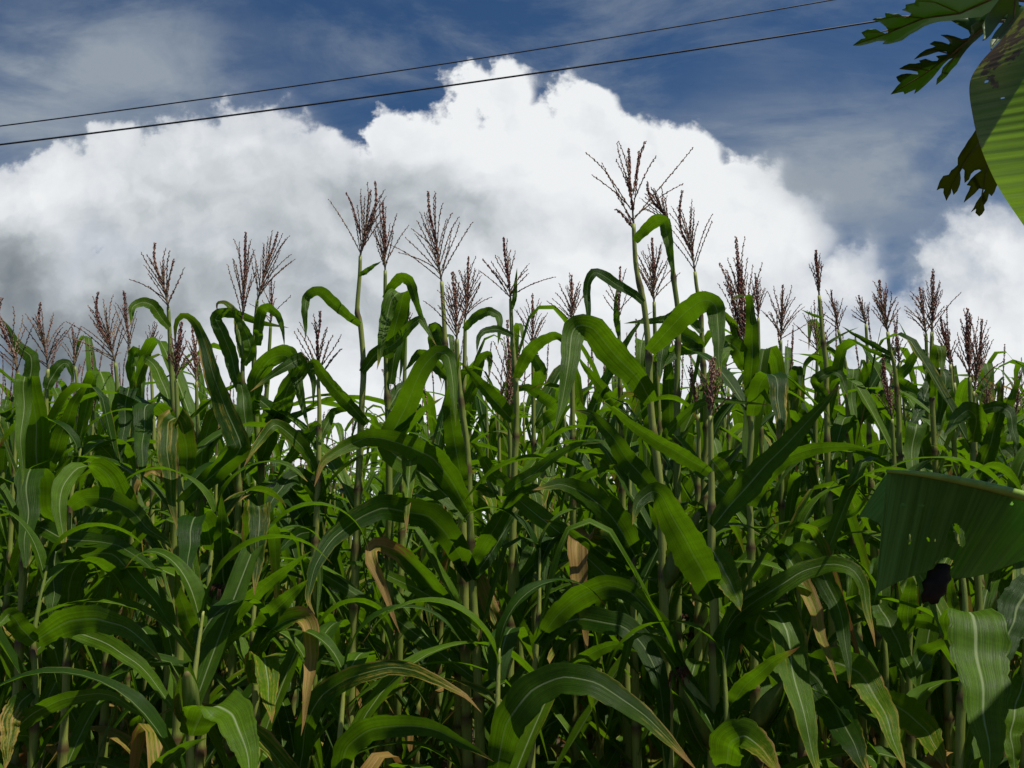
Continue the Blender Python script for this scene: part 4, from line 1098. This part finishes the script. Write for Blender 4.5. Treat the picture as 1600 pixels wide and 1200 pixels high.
A_ = s3([(200,85),(232,84),(252,80),(248,62),(262,60),(285,66),(312,64),(345,82),(365,72),(372,62),(350,52),(328,45),(345,38),(345,22),(388,12),(396,-16),(470,-60),(640,-90),(840,-60),(800,0),(760,40),(700,78),(620,84),(560,95),(500,100),(470,107),(430,122),(400,142),(365,160),(330,187),(300,196),(262,205),(236,205),(250,190),(215,190),(160,206),(130,212),(98,212),(118,196),(138,182),(158,178),(148,166),(138,152),(165,138),(205,135),(228,148),(248,155),(262,152),(262,138),(250,122),(222,100),(190,92)])
poly_leaf(A_, YP, lambda x, y: .05*math.sin((x-1330)/60)+.0042*(y-30), M_PAPAYA, [(.0035,)+tuple(s3([(760,-10),(600,62),(430,85),(250,160),(110,208)])), (.002,)+tuple(s3([(600,62),(480,10),(400,5)])), (.002,)+tuple(s3([(430,85),(320,75),(215,90)])), (.002,)+tuple(s3([(330,125),(230,150),(160,150)]))])
B_ = s3([(652,120),(700,88),(748,100),(740,130),(692,172),(655,205),(632,230),(608,262),(585,300),(560,325),(538,355),(512,378),(488,397),(492,368),(512,345),(518,318),(545,290),(570,268),(548,276),(522,300),(498,330),(470,365),(432,402),(405,425),(385,438),(392,416),(366,428),(340,440),(334,428),(305,434),(275,441),(292,420),(306,402),(322,388),(308,376),(300,360),(325,348),(352,344),(382,346),(404,347),(400,334),(370,328),(315,322),(338,308),(362,298),(392,298),(416,292),(408,284),(438,275),(470,286),(494,285),(500,274),(488,262),(515,258),(540,254),(538,240),(508,238),(478,246),(450,256),(420,264),(385,277),(410,252),(440,232),(470,224),(486,216),(458,205),(480,192),(515,196),(548,208),(554,198),(545,184),(528,172),(510,163),(540,162),(575,170),(610,183),(640,176),(655,155)])
poly_leaf(B_, YP, lambda x, y: .03*math.sin((x-1400)/40)+.0036*(y-95), M_PAPAYA, [(.0035,)+tuple(s3([(745,100),(640,190),(540,270),(430,350),(285,435)])), (.002,)+tuple(s3([(640,190),(580,185),(515,165)])), (.002,)+tuple(s3([(560,255),(470,232),(390,275)])), (.002,)+tuple(s3([(450,330),(380,318),(320,322)])), (.002,)+tuple(s3([(600,230),(550,300),(492,390)]))])
C_ = s3([(672,612),(655,640),(638,662),(622,690),(605,715),(590,742),(590,775),(572,792),(560,800),(548,820),(522,826),(505,850),(490,893),(508,884),(524,884),(522,905),(536,942),(548,920),(558,905),(560,884),(570,914),(588,895),(600,865),(604,835),(600,800),(612,790),(622,800),(620,830),(622,858),(642,842),(652,815),(668,800),(690,794),(700,800),(672,820),(650,842),(632,868),(650,872),(642,895),(628,922),(618,950),(640,932),(668,908),(690,884),(702,886),(718,890),(702,915),(690,930),(675,952),(665,975),(652,995),(676,978),(672,998),(690,1015),(704,1004),(716,985),(712,962),(728,940),(736,908),(748,920),(762,900),(771,875),(790,840),(800,780),(770,700),(720,640)])
poly_leaf(C_, YP, lambda x, y: .0022*(y-270)+.006*math.sin((x-1500)/12), M_PAPAYA_OLD, [(.003,)+tuple(s3([(720,640),(640,730),(590,820),(535,925)])), (.003,)+tuple(s3([(740,700),(720,820),(705,900),(690,1000)]))])
E_ = s3([(800,-20),(760,30),(725,75),(705,120),(712,160),(706,190),(725,180),(745,160),(765,132),(790,100),(815,70),(826,62),(820,85),(795,115),(765,150),(742,190),(745,235),(780,195),(815,165),(850,130),(878,95),(880,40),(870,-20)])
poly_leaf(E_, 1.70, lambda x, y: .03*math.sin((y)/20), M_PAPAYA_NEW, [(.002,)+tuple(s3([(860,0),(850,90),(790,160),(750,215)]))])
F_ = s3([(900,30),(840,10),(560,95),(600,120),(640,140),(650,165),(700,150),(760,100),(900,90)])
poly_leaf(F_, YP+.06, lambda x, y: .02*math.sin(x/14), M_PAPAYA)
mb = MB()
for (a, b) in (((1553,-5),(1720,-60)),((1549,33),(1710,60)),((1541,215),(1700,260)),((1590,0),(1720,-90))):
    pa = P(a[0], a[1], YP)-PR; top_ = Vector((-.03, 0, 3.1)); mb.tube([pa, pa.lerp(top_, .5)+Vector((0, 0, .06)), top_], [.004, .006, .008], 6)
mb.build('petioles', M_AXIS, pap)

# ==================================================================== OVERHEAD WIRES
def wire(label, pts, Y, r):
    # least-squares parabola through the pixels, at its own distance, run on well past the frame
    q = [P(x, y, Y) for x, y in pts]
    def quad(a, b, c):
        import itertools
        (x1, y1), (x2, y2), (x3, y3) = (a.x, a.z), (b.x, b.z), (c.x, c.z)
        d_ = (x1-x2)*(x1-x3)*(x2-x3)
        A = (x3*(y2-y1)+x2*(y1-y3)+x1*(y3-y2))/d_; B = (x3*x3*(y1-y2)+x2*x2*(y3-y1)+x1*x1*(y2-y3))/d_
        return A, B, y1-A*x1*x1-B*x1
    A, B, C = quad(*q); A = max(0.0, A)
    line = [Vector((x, Y, A*x*x+B*x+C)) for x in [-16+i*.5 for i in range(65)]]
    mb = MB(); mb.tube(line, [r]*len(line), 8)
    loc = line[0]; o = mb.build('overhead_wire', M_WIRE, None, loc=loc); tag(o, label, 'wire', 'overhead wires crossing the sky')
wire('upper and thinner of the two dark wires slanting across the sky', [(0,197),(660,105),(1300,0)], 9.2, .0066)
wire('lower and thicker of the two dark wires slanting across the sky', [(0,226),(700,134),(1365,34)], 8.8, .0088)
